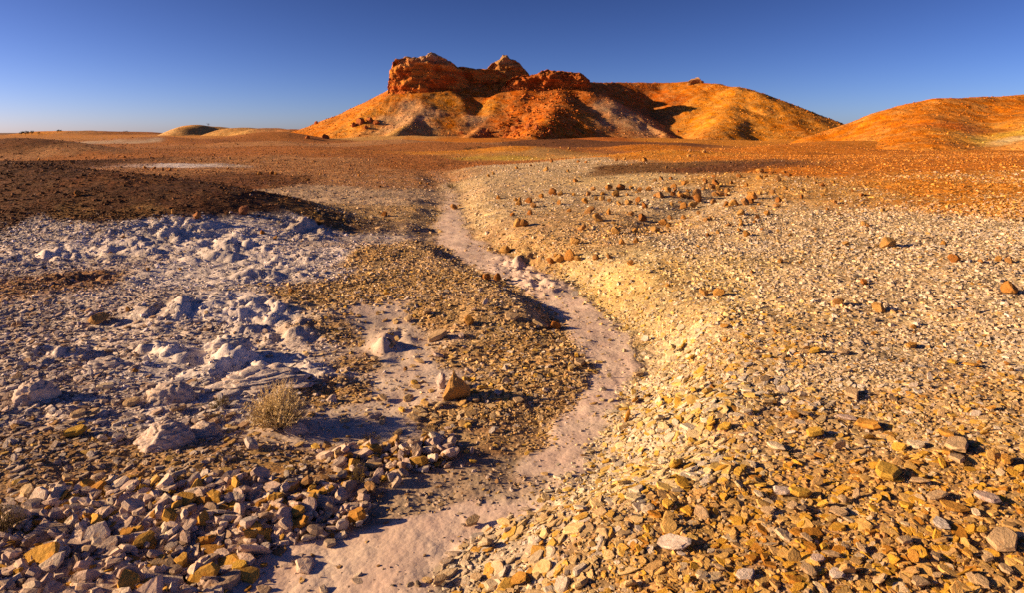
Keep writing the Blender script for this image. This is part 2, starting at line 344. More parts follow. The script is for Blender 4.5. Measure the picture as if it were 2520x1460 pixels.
ZG = np.array([G[q[2]] for a, b, q in ZP])
ZD = np.array([[q[4], q[5]] for a, b, q in ZP])
PKEYS = list(P)
ZK = np.zeros((len(ZP), len(PKEYS)))
for i, (a, b, q) in enumerate(ZP):
    ZK[i, PKEYS.index(q[3])] = 1

def zone_weights(x, y):
    wx = x + .045 * y * fbm(x / (1.2 + .06 * y), y / (1.2 + .06 * y), 3, 81)
    wy = y + .045 * y * fbm(x / (1.2 + .06 * y), y / (1.2 + .06 * y), 3, 91)
    W = np.empty((len(x), len(ZX)), np.float32); wx = wx.astype(np.float32); wy = wy.astype(np.float32)
    for i in range(len(ZX)):
        d2 = ((wx - ZX[i]) ** 2 + (wy - ZY[i]) ** 2) / (ZS[i] ** 2)
        d2 = (d2 + 1e-2).astype(np.float32); W[:, i] = 1.0 / (d2 * d2 * d2)
    W /= W.sum(1, keepdims=True)
    return W

def floor_mask(x, y):
    l, r = gully(x, y)
    w = .03 + .012 * y
    m = sstep(-w * .3, w, x - l + .04 * pn(x * 6, y * 6, 95)) * sstep(-w * .3, w, r - x + .04 * pn(x * 6, y * 6, 96))
    grav = sstep(3.02, 3.10, y) * (1 - sstep(3.24, 3.34, y)) * .75
    return m * (1 - .8 * sstep(12, 26, y)) * (1 - sstep(26, 38, y)) * (1 - grav)

# ------------------------------------------------------------------ helpers: meshes, materials
def link(o, parent=None):
    COL.objects.link(o)
    if parent: o.parent = parent
    return o

def tag(o, label=None, cat=None, group=None, kind=None):
    if label: o['label'] = label
    if cat: o['category'] = cat
    if group: o['group'] = group
    if kind: o['kind'] = kind
    return o

def np_mesh(name, v, f, mat=None, smooth=True, attrs=None):
    """v (n,3), f (m,k) -> mesh"""
    v = np.asarray(v, np.float32); f = np.asarray(f, np.int32)
    me = bpy.data.meshes.new(name)
    k = f.shape[1]
    me.vertices.add(len(v)); me.vertices.foreach_set('co', v.ravel())
    me.loops.add(f.size); me.loops.foreach_set('vertex_index', f.ravel())
    me.polygons.add(len(f))
    me.polygons.foreach_set('loop_start', np.arange(0, f.size, k, dtype=np.int32))
    me.polygons.foreach_set('loop_total', np.full(len(f), k, np.int32))
    me.polygons.foreach_set('use_smooth', np.full(len(f), smooth, bool))
    if attrs:
        for an, (typ, data) in attrs.items():
            a = me.attributes.new(an, typ, 'POINT')
            data = np.asarray(data, np.float32)
            if typ == 'FLOAT_COLOR':
                if data.shape[1] == 3: data = np.concatenate([data, np.ones((len(data), 1), np.float32)], 1)
                a.data.foreach_set('color', data.ravel())
            elif typ == 'FLOAT_VECTOR':
                a.data.foreach_set('vector', data.ravel())
            else:
                a.data.foreach_set('value', data.ravel())
    me.update(calc_edges=True)
    if mat: me.materials.append(mat)
    return me

def grid_faces(nu, nv):
    i = np.arange(nu * nv).reshape(nv, nu)
    return np.stack([i[:-1, :-1], i[:-1, 1:], i[1:, 1:], i[1:, :-1]], -1).reshape(-1, 4)

class NT:
    def __init__(s, name):
        s.m = bpy.data.materials.new(name); s.m.use_nodes = True
        s.n = s.m.node_tree.nodes; s.l = s.m.node_tree.links
        s.n.clear()
        s.out = s.n.new('ShaderNodeOutputMaterial'); s.b = s.n.new('ShaderNodeBsdfPrincipled')
        s.l.new(s.b.outputs[0], s.out.inputs[0])
        s.b.inputs['Roughness'].default_value = .9
        s.b.inputs['Specular IOR Level'].default_value = .15
    def node(s, t, **kw):
        n = s.n.new(t)
        for k, v in kw.items(): setattr(n, k, v)
        return n
    def put(s, sock, v):
        if hasattr(v, 'node'): s.l.new(v, sock)
        else: sock.default_value = v
    def math(s, op, a, b=0.0, c=None):
        n = s.node('ShaderNodeMath', operation=op); s.put(n.inputs[0], a); s.put(n.inputs[1], b)
        if c is not None: s.put(n.inputs[2], c)
        return n.outputs[0]
    def mix(s, fac, a, b, mode='MIX'):
        n = s.node('ShaderNodeMix', data_type='RGBA', blend_type=mode)
        s.put(n.inputs[0], fac); s.put(n.inputs[6], a); s.put(n.inputs[7], b)
        return n.outputs[2]
    def attr(s, name, typ='GEOMETRY'):
        n = s.node('ShaderNodeAttribute', attribute_type=typ, attribute_name=name); return n
    def coord(s, which='Object'):
        return s.node('ShaderNodeTexCoord').outputs[which]
    def scaled(s, vec, sc):
        n = s.node('ShaderNodeVectorMath', operation='MULTIPLY'); s.put(n.inputs[0], vec); n.inputs[1].default_value = sc
        return n.outputs[0]
    def noise(s, vec, scale, detail=3, rough=.55):
        n = s.node('ShaderNodeTexNoise'); s.put(n.inputs['Vector'], vec); n.inputs['Scale'].default_value = scale
        n.inputs['Detail'].default_value = detail; n.inputs['Roughness'].default_value = rough
        return n.outputs['Fac']
    def voro(s, vec, scale, rnd=1.0, feature='F1'):
        n = s.node('ShaderNodeTexVoronoi', feature=feature); s.put(n.inputs['Vector'], vec); n.inputs['Scale'].default_value = scale
        n.inputs['Randomness'].default_value = rnd
        return n
    def rng(s, v, a, b, c, d):
        n = s.node('ShaderNodeMapRange'); s.put(n.inputs[0], v)
        for i, q in enumerate((a, b, c, d)): s.put(n.inputs[1 + i], q)
        return n.outputs[0]
    def gray(s, v):
        n = s.node('ShaderNodeCombineColor'); 
        for i in range(3): s.put(n.inputs[i], v)
        return n.outputs[0]
    def bump(s, h, dist, strength=1.0, prev=None):
        n = s.node('ShaderNodeBump'); s.put(n.inputs['Height'], h); n.inputs['Distance'].default_value = dist; s.put(n.inputs['Strength'], strength)
        if prev is not None: s.l.new(prev, n.inputs['Normal'])
        return n.outputs[0]

def val_mul(t, col, v):
    return t.mix(1.0, col, t.gray(v), 'MULTIPLY')

def ground_material(name, scales, bumps, far_attr=True):
    t = NT(name)
    p = t.coord('Object')
    col = t.attr('gcol').outputs['Color']
    grav = t.attr('grav').outputs['Fac']
    nrm = None
    flat = t.scaled(p, (1, 1, 1.6))
    for i, (sc, bd) in enumerate(zip(scales, bumps)):
        vo = t.voro(flat, sc)
        sep = t.node('ShaderNodeSeparateColor'); t.l.new(vo.outputs['Color'], sep.inputs[0])
        rnd = t.rng(sep.outputs[0], 0, 1, .55, 1.42)
        amt = t.math('MULTIPLY', grav, .8 if i == 0 else .45)
        col = val_mul(t, col, t.math('ADD', 1.0, t.math('MULTIPLY', amt, t.math('SUBTRACT', rnd, 1.0))))
        hgt = t.math('ADD', t.math('MULTIPLY', vo.outputs['Distance'], -1.0), t.math('MULTIPLY', sep.outputs[1], .6))
        nrm = t.bump(hgt, bd, t.math('ADD', .12, t.math('MULTIPLY', grav, .8)), nrm)
    big = t.rng(t.noise(p, scales[-1] * .35, 5, .6), .3, .7, .78, 1.22)
    col = val_mul(t, col, big)
    hue = t.noise(p, scales[0] * .11, 3)
    hsn = t.node('ShaderNodeHueSaturation'); t.put(hsn.inputs['Color'], col); t.put(hsn.inputs['Hue'], t.rng(hue, .3, .7, .49, .512)); t.put(hsn.inputs['Saturation'], t.rng(hue, .3, .7, 1.08, .94))
    nrm = t.bump(t.noise(p, scales[0] * .5, 5, .6), bumps[0] * 1.2, .5, nrm)
    t.l.new(hsn.outputs[0], t.b.inputs['Base Color']); t.l.new(nrm, t.b.inputs['Normal'])
    return t.m

M_ground = ground_material('desert_ground', (46.0, 13.0, 3.6), (.006, .012, .022))
M_hill = ground_material('hill_scree', (4.5, 1.3, .45), (.04, .06, .06))

def stone_material(name, source, ns=1.0, bd=.004):
    t = NT(name)
    p = t.coord('Object')
    if source == 'object':
        oi = t.node('ShaderNodeObjectInfo'); base = oi.outputs['Color']; seed = oi.outputs['Random']
    elif source == 'inst':
        base = t.attr('col', 'INSTANCER').outputs['Color']; seed = t.attr('rnd', 'INSTANCER').outputs['Fac']
        base = t.mix(1.0, base, t.attr('tint').outputs['Color'], 'MULTIPLY')
    off = t.node('ShaderNodeVectorMath', operation='ADD'); t.put(off.inputs[0], p)
    cmb = t.node('ShaderNodeCombineXYZ'); t.put(cmb.inputs[0], t.math('MULTIPLY', seed, 37.0)); t.put(cmb.inputs[1], t.math('MULTIPLY', seed, 91.0)); t.l.new(cmb.outputs[0], off.inputs[1])
    q = off.outputs[0]
    n1 = t.noise(q, 1.6 * ns, 4, .6); n2 = t.noise(q, 7.0 * ns, 4, .65)
    col = val_mul(t, base, t.rng(n1, .25, .75, .72, 1.25))
    col = val_mul(t, col, t.rng(n2, .25, .75, .82, 1.15))
    stain = t.rng(t.noise(q, 2.4 * ns, 3), .56, .70, 0, .5)
    col = t.mix(stain, col, t.mix(1.0, col, (1.1, .74, .42, 1), 'MULTIPLY'))
    t.l.new(col, t.b.inputs['Base Color'])
    nr = t.bump(n2, bd, .6); nr = t.bump(t.noise(t.scaled(q, (1, 1, 3)), 2.6 * ns, 4, .6), bd * 1.6, .5, nr)
    t.l.new(nr, t.b.inputs['Normal'])
    return t.m

M_stone = stone_material('shale', 'object', 1.0, .006)
M_boulder = stone_material('ironstone', 'object', 1.0, .03)
M_hero = stone_material('rough_rock', 'object', 12.0, .012)
M_mud = stone_material('mudstone', 'object', 7.0, .010)
M_flake = stone_material('loose_stone', 'inst', 1.0, .004)

# ------------------------------------------------------------------ ground sheet
def lerp_cols(x, y):
    W = zone_weights(x, y)
    return W @ ZG.astype(np.float32), W @ ZD.astype(np.float32), W

rs = np.concatenate([np.geomspace(1.25, 60, 600), np.geomspace(60, 400, 90)[1:], np.geomspace(400, 12000, 46)[1:]])
th = np.radians(np.linspace(-58, 58, 800))
RR, TT = np.meshgrid(rs, th, indexing='ij')
gx = (RR * np.sin(TT)).ravel(); gy = (RR * np.cos(TT)).ravel()
gz = ground_h(gx, gy)
gc = np.empty((len(gx), 3), np.float32); gd = np.empty((len(gx), 2), np.float32)
for s in range(0, len(gx), 60000):
    c, d, _ = lerp_cols(gx[s:s + 60000], gy[s:s + 60000]); gc[s:s + 60000] = c; gd[s:s + 60000] = d
fm = floor_mask(gx, gy)
lum = 0 * gx
for (mx, my, rx, ry) in LUMPS:
    lum = np.maximum(lum, np.exp(-((gx - mx) / rx) ** 2 - ((gy - my) / ry) ** 2))
gc = gc * (1 - fm[:, None]) + np.array(G['floor']) * fm[:, None]
grav = np.clip(gd[:, 0] * 1.1, 0, 1) * (1 - .85 * fm) * (1 - .6 * np.clip(lum, 0, 1)) * .95 + .05
farc = sstep(260, 900, gy)[:, None]
gc = gc * (1 - farc) + np.array((.20, .11, .05)) * farc
me = np_mesh('ground', np.stack([gx, gy, gz], 1), grid_faces(len(th), len(rs)), M_ground, True,
             {'gcol': ('FLOAT_COLOR', gc), 'grav': ('FLOAT', grav)})
tag(link(bpy.data.objects.new('ground', me)), 'stony desert ground of pale mudstone and shale cut by a dry gully', None, None, 'structure')

# ------------------------------------------------------------------ mesa, dome, far hills
def hill_colors(x, y, pts, sigma, warp, seed):
    wx = x + warp * fbm(x / (warp * 3), y / (warp * 3), 3, seed); wy = y + warp * fbm(x / (warp * 3), y / (warp * 3), 3, seed + 9)
    W = np.empty((len(x), len(pts)), np.float32)
    for i, (a, b, c, s) in enumerate(pts):
        W[:, i] = 1.0 / (.05 + ((wx - a) ** 2 + (wy - b) ** 2) / (sigma * s) ** 2) ** 1.7
    W /= W.sum(1, keepdims=True)
    return W @ np.array([c for a, b, c, s in pts], np.float32)

def cpts(lst, fn, y0):
    out = []
    for q in lst:
        h = march(q[0], q[1], fn, y0, 320.0, 3000)
        if h: out.append((h[0], h[1], G[q[2]], q[3] if len(q) > 3 else 1.0))
    return out

mesa_pts = cpts([(780, 318, 'orange'), (840, 300, 'orange'), (900, 262, 'orange'), (960, 245, 'orange'), (880, 300, 'ochre'), (930, 280, 'ochre'), (1000, 260, 'pink'), (1020, 235, 'orange'), (980, 300, 'pink'), (1060, 280, 'pink'),
                 (1000, 322, 'ochretan'), (1100, 250, 'ochre'), (1110, 300, 'orange'), (1140, 270, 'orange'), (1180, 240, 'redorange'), (1150, 222, 'redorange'), (1210, 222, 'redorange'), (1200, 262, 'ochre'), (1170, 300, 'pink'), (1220, 300, 'redorange'), (1260, 260, 'redorange'),
                 (1300, 230, 'redorange'), (1350, 250, 'redorange'), (1400, 230, 'redorange'), (1320, 290, 'redorange'), (1400, 280, 'redorange'), (1280, 320, 'redorange'), (1380, 315, 'orange'), (1440, 250, 'redorange'), (1440, 290, 'orange'),
                 (1470, 260, 'pink', .5), (1475, 300, 'pink', .5), (1500, 270, 'pink', .7), (1540, 300, 'pink', .7), (1580, 310, 'pink', .6), (1550, 240, 'redorange'), (1600, 230, 'redorange'), (1650, 250, 'redorange'), (1620, 290, 'rust'), (1560, 215, 'redorange'),
                 (1720, 225, 'orange'), (1740, 260, 'ochre'), (1720, 300, 'ochre'), (1800, 240, 'ochre'), (1850, 270, 'ochre'), (1800, 300, 'ochre'), (1900, 290, 'ochre'), (1950, 310, 'orange'), (2020, 310, 'ochre'), (1880, 325, 'ochre'), (1680, 210, 'orange')], mesa_smooth, 140)
dome_pts = cpts([(2120, 320, 'orange'), (2200, 290, 'orange'), (2300, 265, 'orange'), (2400, 255, 'orange'), (2500, 255, 'orange'), (2250, 330, 'orange'), (2350, 310, 'redorange'), (2420, 300, 'orange'), (2500, 300, 'ochre'), (2400, 340, 'yellow', .7), (2470, 345, 'creamyellow', .7), (2500, 330, 'yellow', .7), (2300, 345, 'orange'), (2340, 330, 'ochre')], dome_smooth, 40)

def hill_sheet(name, x0, x1, y0, y1, step, fn, pts, sigma, warp, seed, label, mat=None):
    xs = np.arange(x0, x1 + step, step); ys = np.arange(y0, y1 + step * 1.3, step * 1.3)
    X, Y = np.meshgrid(xs, ys); x = X.ravel(); y = Y.ravel()
    z = fn(x, y)
    c = hill_colors(x, y, pts, sigma, warp, seed)
    me = np_mesh(name, np.stack([x, y, z], 1), grid_faces(len(xs), len(ys)), mat or M_hill, True, {'gcol': ('FLOAT_COLOR', c), 'grav': ('FLOAT', np.full(len(x), .9))})
    # drop what lies well under the plain
    bm = bmesh.new(); bm.from_mesh(me)
    bmesh.ops.delete(bm, geom=[v for v in bm.verts if v.co.z < -2.5], context='VERTS')
    bm.to_mesh(me); bm.free()
    return tag(link(bpy.data.objects.new(name, me)), label, None, None, 'structure')

hill_sheet('mesa_hill', -78, 112, 140, 262, .36, mesa_h, mesa_pts, 7.0, 2.2, 101, 'orange flat-topped hill with scree spurs and a shaded hollow')
hill_sheet('rounded_hill', 30, 150, 44, 150, .36, dome_h, dome_pts, 6.0, 2.0, 111, 'smooth rounded orange and yellow hill at the side of the plain')

def far_hill_fn(items):
    def fn(x, y):
        z = np.full(np.shape(x), -3.0)
        for (px, py, d, rx, ry) in items:
            a = P3(px, py, d)
            r2 = ((x - a[0]) / rx) ** 2 + ((y - a[1]) / ry) ** 2
            z = smax(z, -3 + (a[2] + 3) * np.exp(-r2 ** 1.3), 1.5)
        return z + .35 * fbm(x / 14, y / 14, 3, 121) * np.clip((z + 3) / 6, 0, 1)
    return fn

fh = [((415, 585, 400, 500, .9), [(480, 307, 440, 20, 24), (455, 314, 428, 14, 16), (530, 311, 450, 22, 20)], [(440, 318, 'creamyellow'), (490, 313, 'ochretan'), (540, 316, 'ochretan'), (460, 311, 'ochre')], 'pale yellow low hill with a lone tree on top'),
      ((560, 760, 330, 420, .9), [(600, 313, 370, 24, 18), (670, 315, 360, 26, 16), (730, 318, 350, 22, 18)], [(600, 318, 'ochretan'), (660, 320, 'rusttan'), (720, 323, 'rust')], 'low brown rise between the pale yellow hill and the mesa'),
      ((60, 420, 520, 680, 1.6), [(130, 322, 600, 40, 30), (200, 321, 590, 60, 26), (320, 323, 610, 50, 28)], [(150, 325, 'ochre'), (200, 324, 'rusttan'), (320, 326, 'rust')], 'long low dark ridge on the horizon')]
for (bx, items, cp, lab) in fh:
    fn = far_hill_fn(items)
    x0 = (bx[0] - 60 - CX) / FOC * bx[3]; x1 = (bx[1] + 60 - CX) / FOC * bx[2]
    pts = []
    for q in cp:
        d = np.mean([i[2] for i in items]) - 10
        pts.append(((q[0] - CX) / FOC * d, d, G[q[2]], 1.0))
    hill_sheet('far_hill', x0, x1, bx[2] - 40, bx[3] + 40, bx[4], fn, pts, 20, 6, 131, lab)

# ------------------------------------------------------------------ crags on the mesa
def crag_material():
    t = NT('crag_rock'); p = t.coord('Object')
    col = t.attr('gcol').outputs['Color']
    band = t.noise(t.scaled(p, (.12, .12, 1.6)), 1.0, 5, .6)
    col = val_mul(t, col, t.rng(band, .3, .7, .62, 1.35))
    col = val_mul(t, col, t.rng(t.noise(p, 1.4, 5, .65), .3, .7, .7, 1.25))
    t.l.new(col, t.b.inputs['Base Color'])
    nr = t.bump(t.noise(p, 1.1, 6, .7), .9, .9); nr = t.bump(t.noise(t.scaled(p, (.3, .3, 2.2)), 1.0, 4, .6), .5, .7, nr)
    t.l.new(nr, t.b.inputs['Normal'])
    return t.m
M_crag = crag_material()

def crag(name, skyline, base_py, Y, half, label, cols, seed, rough=1.0, nu=200, nv=90, ends=.18, skew=0.0):
    """a rock body that follows a crest line: front face, top, back"""
    sx = np.array([(p[0] - CX) / FOC * Y for p in skyline]); sz = np.array([CAM_Z - (p[1] - CY) / FOC * Y for p in skyline])
    u = np.linspace(0, 1, nu); xs = sx[0] + u * (sx[-1] - sx[0]); top = np.interp(xs, sx, sz)
    zb = CAM_Z - (base_py - CY) / FOC * Y - 5.0
    v = np.linspace(0, 1, nv)
    # cross-section: 0 front foot, .45 front lip, .7 back lip, 1 back foot
    oy = np.interp(v, [0, .1, .45, .52, .68, .75, 1], [-1.12, -1.05, -.92, -.72, .72, .92, 1.1])
    oz = np.interp(v, [0, .1, .45, .52, .68, .75, 1], [0, .2, .90, 1.0, 1.0, .9, 0])
    end = np.clip(np.minimum(u, 1 - u) / ends, 0, 1); prof = np.sqrt(1 - (1 - end) ** 2) * .93 + .07
    X, V = np.meshgrid(xs, v); T = np.tile(top, (nv, 1)); PR = np.tile(prof, (nv, 1))
    OY = np.tile(oy[:, None], (1, nu)); OZ = np.tile(oz[:, None], (1, nu))
    yy = Y + OY * half * PR + skew * (X - sx.mean()) / (sx[-1] - sx[0])
    zz = zb + (T - zb) * OZ
    # ledges, buttresses and broken edges
    face = np.where(V < .5, -1.0, 1.0)
    led = .75 * pn(zz * .55 + .1 * X, X * .08, seed) + .5 * pn(zz * 1.5, X * .15, seed + 1)
    but = 1.5 * fbm(X / 4.5, zz / 3.2, 4, seed + 2, .55) - .5 * np.abs(pn(X / 2.2, zz / 2.0, seed + 7))
    yy = yy + face * rough * (led + but) * np.clip(OZ * 3, 0, 1) * (.35 + .65 * PR)
    X = X + rough * .7 * fbm(yy / 2.5, zz / 2.5, 3, seed + 3) * (.3 + .7 * (1 - PR))
    zz = zz + rough * .35 * fbm(X / 1.8, yy / 1.8, 3, seed + 4) * sstep(.5, .9, OZ)
    mixv = sstep(-.25, .25, fbm(X / 6, zz / 2.2, 3, seed + 5))[..., None]
    cap = sstep(cols[3][0], cols[3][1], (zz - zb) / (T.max() - zb) + .08 * fbm(X / 3, zz / 2, 2, seed + 6))[..., None]
    C = np.array(cols[0]) * (1 - mixv) + np.array(cols[1]) * mixv
    C = C * (1 - cap) + np.array(cols[2]) * cap
    me = np_mesh(name, np.stack([X.ravel(), yy.ravel(), zz.ravel()], 1), grid_faces(nu, nv), M_crag, True, {'gcol': ('FLOAT_COLOR', C.reshape(-1, 3))})
    o = link(bpy.data.objects.new(name, me))
    return tag(o, label, 'crag')

red, org, tanc = (.46, .12, .02), (.60, .23, .04), (.50, .32, .17)
crag('rock_crag', [(958, 232), (964, 200), (966, 172), (972, 160), (985, 150), (1010, 143), (1035, 143), (1050, 139), (1065, 131), (1078, 137), (1090, 145), (1108, 151), (1122, 163), (1140, 172), (1150, 200)], 232, 198, 6.0,
     'blocky orange rock crag with a pale cap at the head of the left spur', (org, red, tanc, (.72, .98)), 201, 1.0, 220, 100, .42, 5.0)
crag('rock_wall', [(1120, 185), (1130, 168), (1150, 167), (1170, 171), (1200, 171), (1230, 172), (1265, 174), (1300, 182), (1312, 200)], 218, 205, 3.6,
     'dark shaded rock wall joining the blocky crag and the pointed peak', (red, org, (.38, .15, .04), (.9, 1.1)), 211, .7, 200, 90, .1, 4.0)
crag('rock_peak', [(1188, 186), (1202, 168), (1214, 157), (1230, 148), (1238, 138), (1247, 137), (1254, 146), (1268, 151), (1282, 162), (1298, 182), (1306, 190)], 196, 208, 5.0,
     'small pointed tan rock peak rising behind the rock wall', ((.46, .20, .05), (.46, .17, .03), (.46, .27, .11), (.6, .9)), 221, .8, 140, 70, .3)
crag('red_crag', [(1236, 222), (1248, 200), (1262, 192), (1290, 187), (1312, 186), (1330, 178), (1352, 173), (1368, 177), (1385, 175), (1405, 181), (1428, 180), (1442, 193), (1448, 200), (1456, 214)], 224, 197, 4.2,
     'jagged red rock crag above the red scree, right of the pointed peak', (red, (.40, .12, .022), (.50, .17, .03), (.9, 1.1)), 231, 1.1)
crag('summit_knob', [(1690, 202), (1697, 197), (1704, 193), (1712, 192), (1717, 190), (1722, 196), (1732, 201)], 204, 217, 1.6,
     'small stack of rock on the smooth crest of the mesa', ((.36, .17, .05), org, tanc, (.8, 1.1)), 241, .45, 60, 40, .25)

# ------------------------------------------------------------------ stone shapes
def slab_mesh(name, seed, mat, chunky=False):
    rg = np.random.default_rng(seed)
    n = int(rg.integers(7, 11))
    a = np.sort(np.linspace(0, 2 * math.pi, n, endpoint=False) + rg.uniform(-.28, .28, n))
    r = rg.uniform(.72, 1.08, n)
    # a couple of straight broken sides
    for k in range(2):
        d = rg.uniform(0, 2 * math.pi); lim = rg.uniform(.55, .8)
        c = np.cos(a - d); r = np.where(c > .2, np.minimum(r, lim / np.maximum(c, .2)), r)
    ox, oy = r * np.cos(a), r * np.sin(a) * rg.uniform(.5, .95)
    lv = []
    tilt = rg.uniform(-.18, .18, 2)
    for zz, sc in ((-.5, rg.uniform(.72, .85)), (-.05 + rg.uniform(-.2, .2), 1.0), (.5, rg.uniform(.74, .92))):
        j = rg.uniform(.93, 1.07, n)
        z = zz + rg.uniform(-.09, .09, n) + (tilt[0] * ox + tilt[1] * oy) * (zz + .5)
        lv.append(np.stack([ox * sc * j, oy * sc * j, z], 1))
    v = np.concatenate(lv + [[[0, 0, -.5]], [[rg.uniform(-.15, .15), rg.uniform(-.15, .15), .5 + rg.uniform(0, .12)]]])
    f = []
    for L in (0, 1):
        for k in range(n):
            k2 = (k + 1) % n
            f += [(L * n + k, L * n + k2, (L + 1) * n + k2), (L * n + k, (L + 1) * n + k2, (L + 1) * n + k)]
    for k in range(n):
        k2 = (k + 1) % n
        f += [(k2, k, 3 * n), (2 * n + k, 2 * n + k2, 3 * n + 1)]
    return np.asarray(v, float), np.asarray(f, int)

def boulder_mesh(seed, sub=2, cuts=9, rough=.07):
    rg = np.random.default_rng(seed)
    bm = bmesh.new(); bmesh.ops.create_icosphere(bm, subdivisions=sub, radius=1.0)
    bm.verts.ensure_lookup_table()
    v = np.array([w.co[:] for w in bm.verts]); f = np.array([[w.index for w in q.verts] for q in bm.faces]); bm.free()
    for k in range(cuts):
        n = rg.normal(size=3); n /= np.linalg.norm(n); d = rg.uniform(.5, .85)
        h = v @ n
        v = v - np.outer(np.maximum(h - d, 0) * .97, n)
    v = v * (1 + rough * fbm(v[:, 0] * 2.3 + seed, v[:, 1] * 2.3 + 3 * v[:, 2], 3, seed)[:, None])
    return v, f

def one_tint(n): return {'tint': ('FLOAT_COLOR', np.ones((n, 3)))}

SLABS_O, SLABS_I = [], []
for k in range(18):
    v, f = slab_mesh('', 500 + k, None)
    SLABS_O.append(np_mesh('shale_plate', v, f, M_stone, False))
    SLABS_I.append(np_mesh('shale_flake', v, f, M_flake, False, one_tint(len(v))))
BOULD = []
for k in range(14):
    v, f = boulder_mesh(700 + k, 3, 16, .045)
    BOULD.append(np_mesh('boulder', v, f, M_boulder, False))

def cluster_mesh(seed, radius, n, smin, smax_, boxy=False):
    """a handful of chips lying together"""
    rg = np.random.default_rng(seed); V = []; F = []; T = []; o = 0
    for k in range(n):
        rr = radius * math.sqrt(rg.random()); aa = rg.random() * 6.283
        s = smin * (smax_ / smin) ** (rg.random() ** 1.6)
        m = int(rg.integers(5, 7)); a = np.sort(rg.random(m) * .6 + np.arange(m)) * 6.283 / m
        th_ = rg.uniform(.25, .55) if not boxy else rg.uniform(.6, 1.0)
        b = np.stack([np.cos(a) * rg.uniform(.8, 1.15, m), np.sin(a) * rg.uniform(.55, .9, m), np.zeros(m)], 1)
        v = np.concatenate([b * [1, 1, 1] - [0, 0, th_ * .5], b * .8 + [0, 0, th_ * .5] + rg.uniform(-.12, .12, (m, 3)), [[0, 0, th_ * .6]]])
        rot = np.array(Euler((rg.normal() * .3, rg.normal() * .3, rg.random() * 6.28)).to_matrix())
        v = (v * s) @ rot.T + [rr * math.cos(aa), rr * math.sin(aa), s * .1]
        f = []
        for q in range(m):
            q2 = (q + 1) % m
            f += [(q, q2, m + q2), (q, m + q2, m + q), (m + q, m + q2, 2 * m)]
        V.append(v); F.append(np.array(f) + o); o += len(v)
        tv = rg.uniform(.62, 1.3); hue = rg.normal() * .08
        T.append(np.tile([tv * (1 + hue * .3), tv, tv * (1 - hue)], (len(v), 1)))
    v = np.concatenate(V); f = np.concatenate(F)
    return np_mesh('chips', v, f, M_flake, False, {'tint': ('FLOAT_COLOR', np.concatenate(T))})

def scatter(name, templates, pos, rot, scl, idx, col, label, cat):
    """one uncountable mass: template meshes placed by geometry nodes on a cloud of points"""
    n = len(pos)
    me = bpy.data.meshes.new(name)
    me.vertices.add(n); me.vertices.foreach_set('co', np.asarray(pos, np.float32).ravel())
    for an, typ, data in (('rot', 'FLOAT_VECTOR', rot), ('scl', 'FLOAT_VECTOR', scl)):
        a = me.attributes.new(an, typ, 'POINT'); a.data.foreach_set('vector', np.asarray(data, np.float32).ravel())
    a = me.attributes.new('idx', 'INT', 'POINT'); a.data.foreach_set('value', np.asarray(idx, np.int32))
    a = me.attributes.new('rnd', 'FLOAT', 'POINT'); a.data.foreach_set('value', RNG.random(n).astype(np.float32))
    a = me.attributes.new('col', 'FLOAT_COLOR', 'POINT')
    c = np.concatenate([np.asarray(col, np.float32), np.ones((n, 1), np.float32)], 1); a.data.foreach_set('color', c.ravel())
    o = link(bpy.data.objects.new(name, me))
    ng = bpy.data.node_groups.new(name, 'GeometryNodeTree')
    ng.interface.new_socket('Geometry', in_out='INPUT', socket_type='NodeSocketGeometry')
    ng.interface.new_socket('Geometry', in_out='OUTPUT', socket_type='NodeSocketGeometry')
    N, L = ng.nodes, ng.links
    gi = N.new('NodeGroupInput'); go = N.new('NodeGroupOutput')
    jn = N.new('GeometryNodeJoinGeometry')
    for tm in templates:
        to = bpy.data.objects.new(name + '_shape', tm)
        oi = N.new('GeometryNodeObjectInfo'); oi.inputs['Object'].default_value = to; oi.inputs['As Instance'].default_value = False
        g2 = N.new('GeometryNodeGeometryToInstance')
        L.new(oi.outputs['Geometry'], g2.inputs[0]); L.new(g2.outputs[0], jn.inputs[0])
    ip = N.new('GeometryNodeInstanceOnPoints'); ip.inputs['Pick Instance'].default_value = True
    def na(nm, typ):
        q = N.new('GeometryNodeInputNamedAttribute'); q.data_type = typ; q.inputs['Name'].default_value = nm
        return q.outputs['Attribute']
    L.new(gi.outputs[0], ip.inputs['Points']); L.new(jn.outputs[0], ip.inputs['Instance'])
    L.new(na('idx', 'INT'), ip.inputs['Instance Index'])
    er = N.new('FunctionNodeEulerToRotation'); L.new(na('rot', 'FLOAT_VECTOR'), er.inputs[0]); L.new(er.outputs[0], ip.inputs['Rotation'])
    L.new(na('scl', 'FLOAT_VECTOR'), ip.inputs['Scale'])
    L.new(ip.outputs[0], go.inputs[0])
    md = o.modifiers.new('scatter', 'NODES'); md.node_group = ng
    return tag(o, label, cat, None, 'stuff')

def normals(fn, x, y, e):
    dx = (fn(x + e, y) - fn(x - e, y)) / (2 * e); dy = (fn(x, y + e) - fn(x, y - e)) / (2 * e)
    return dx, dy

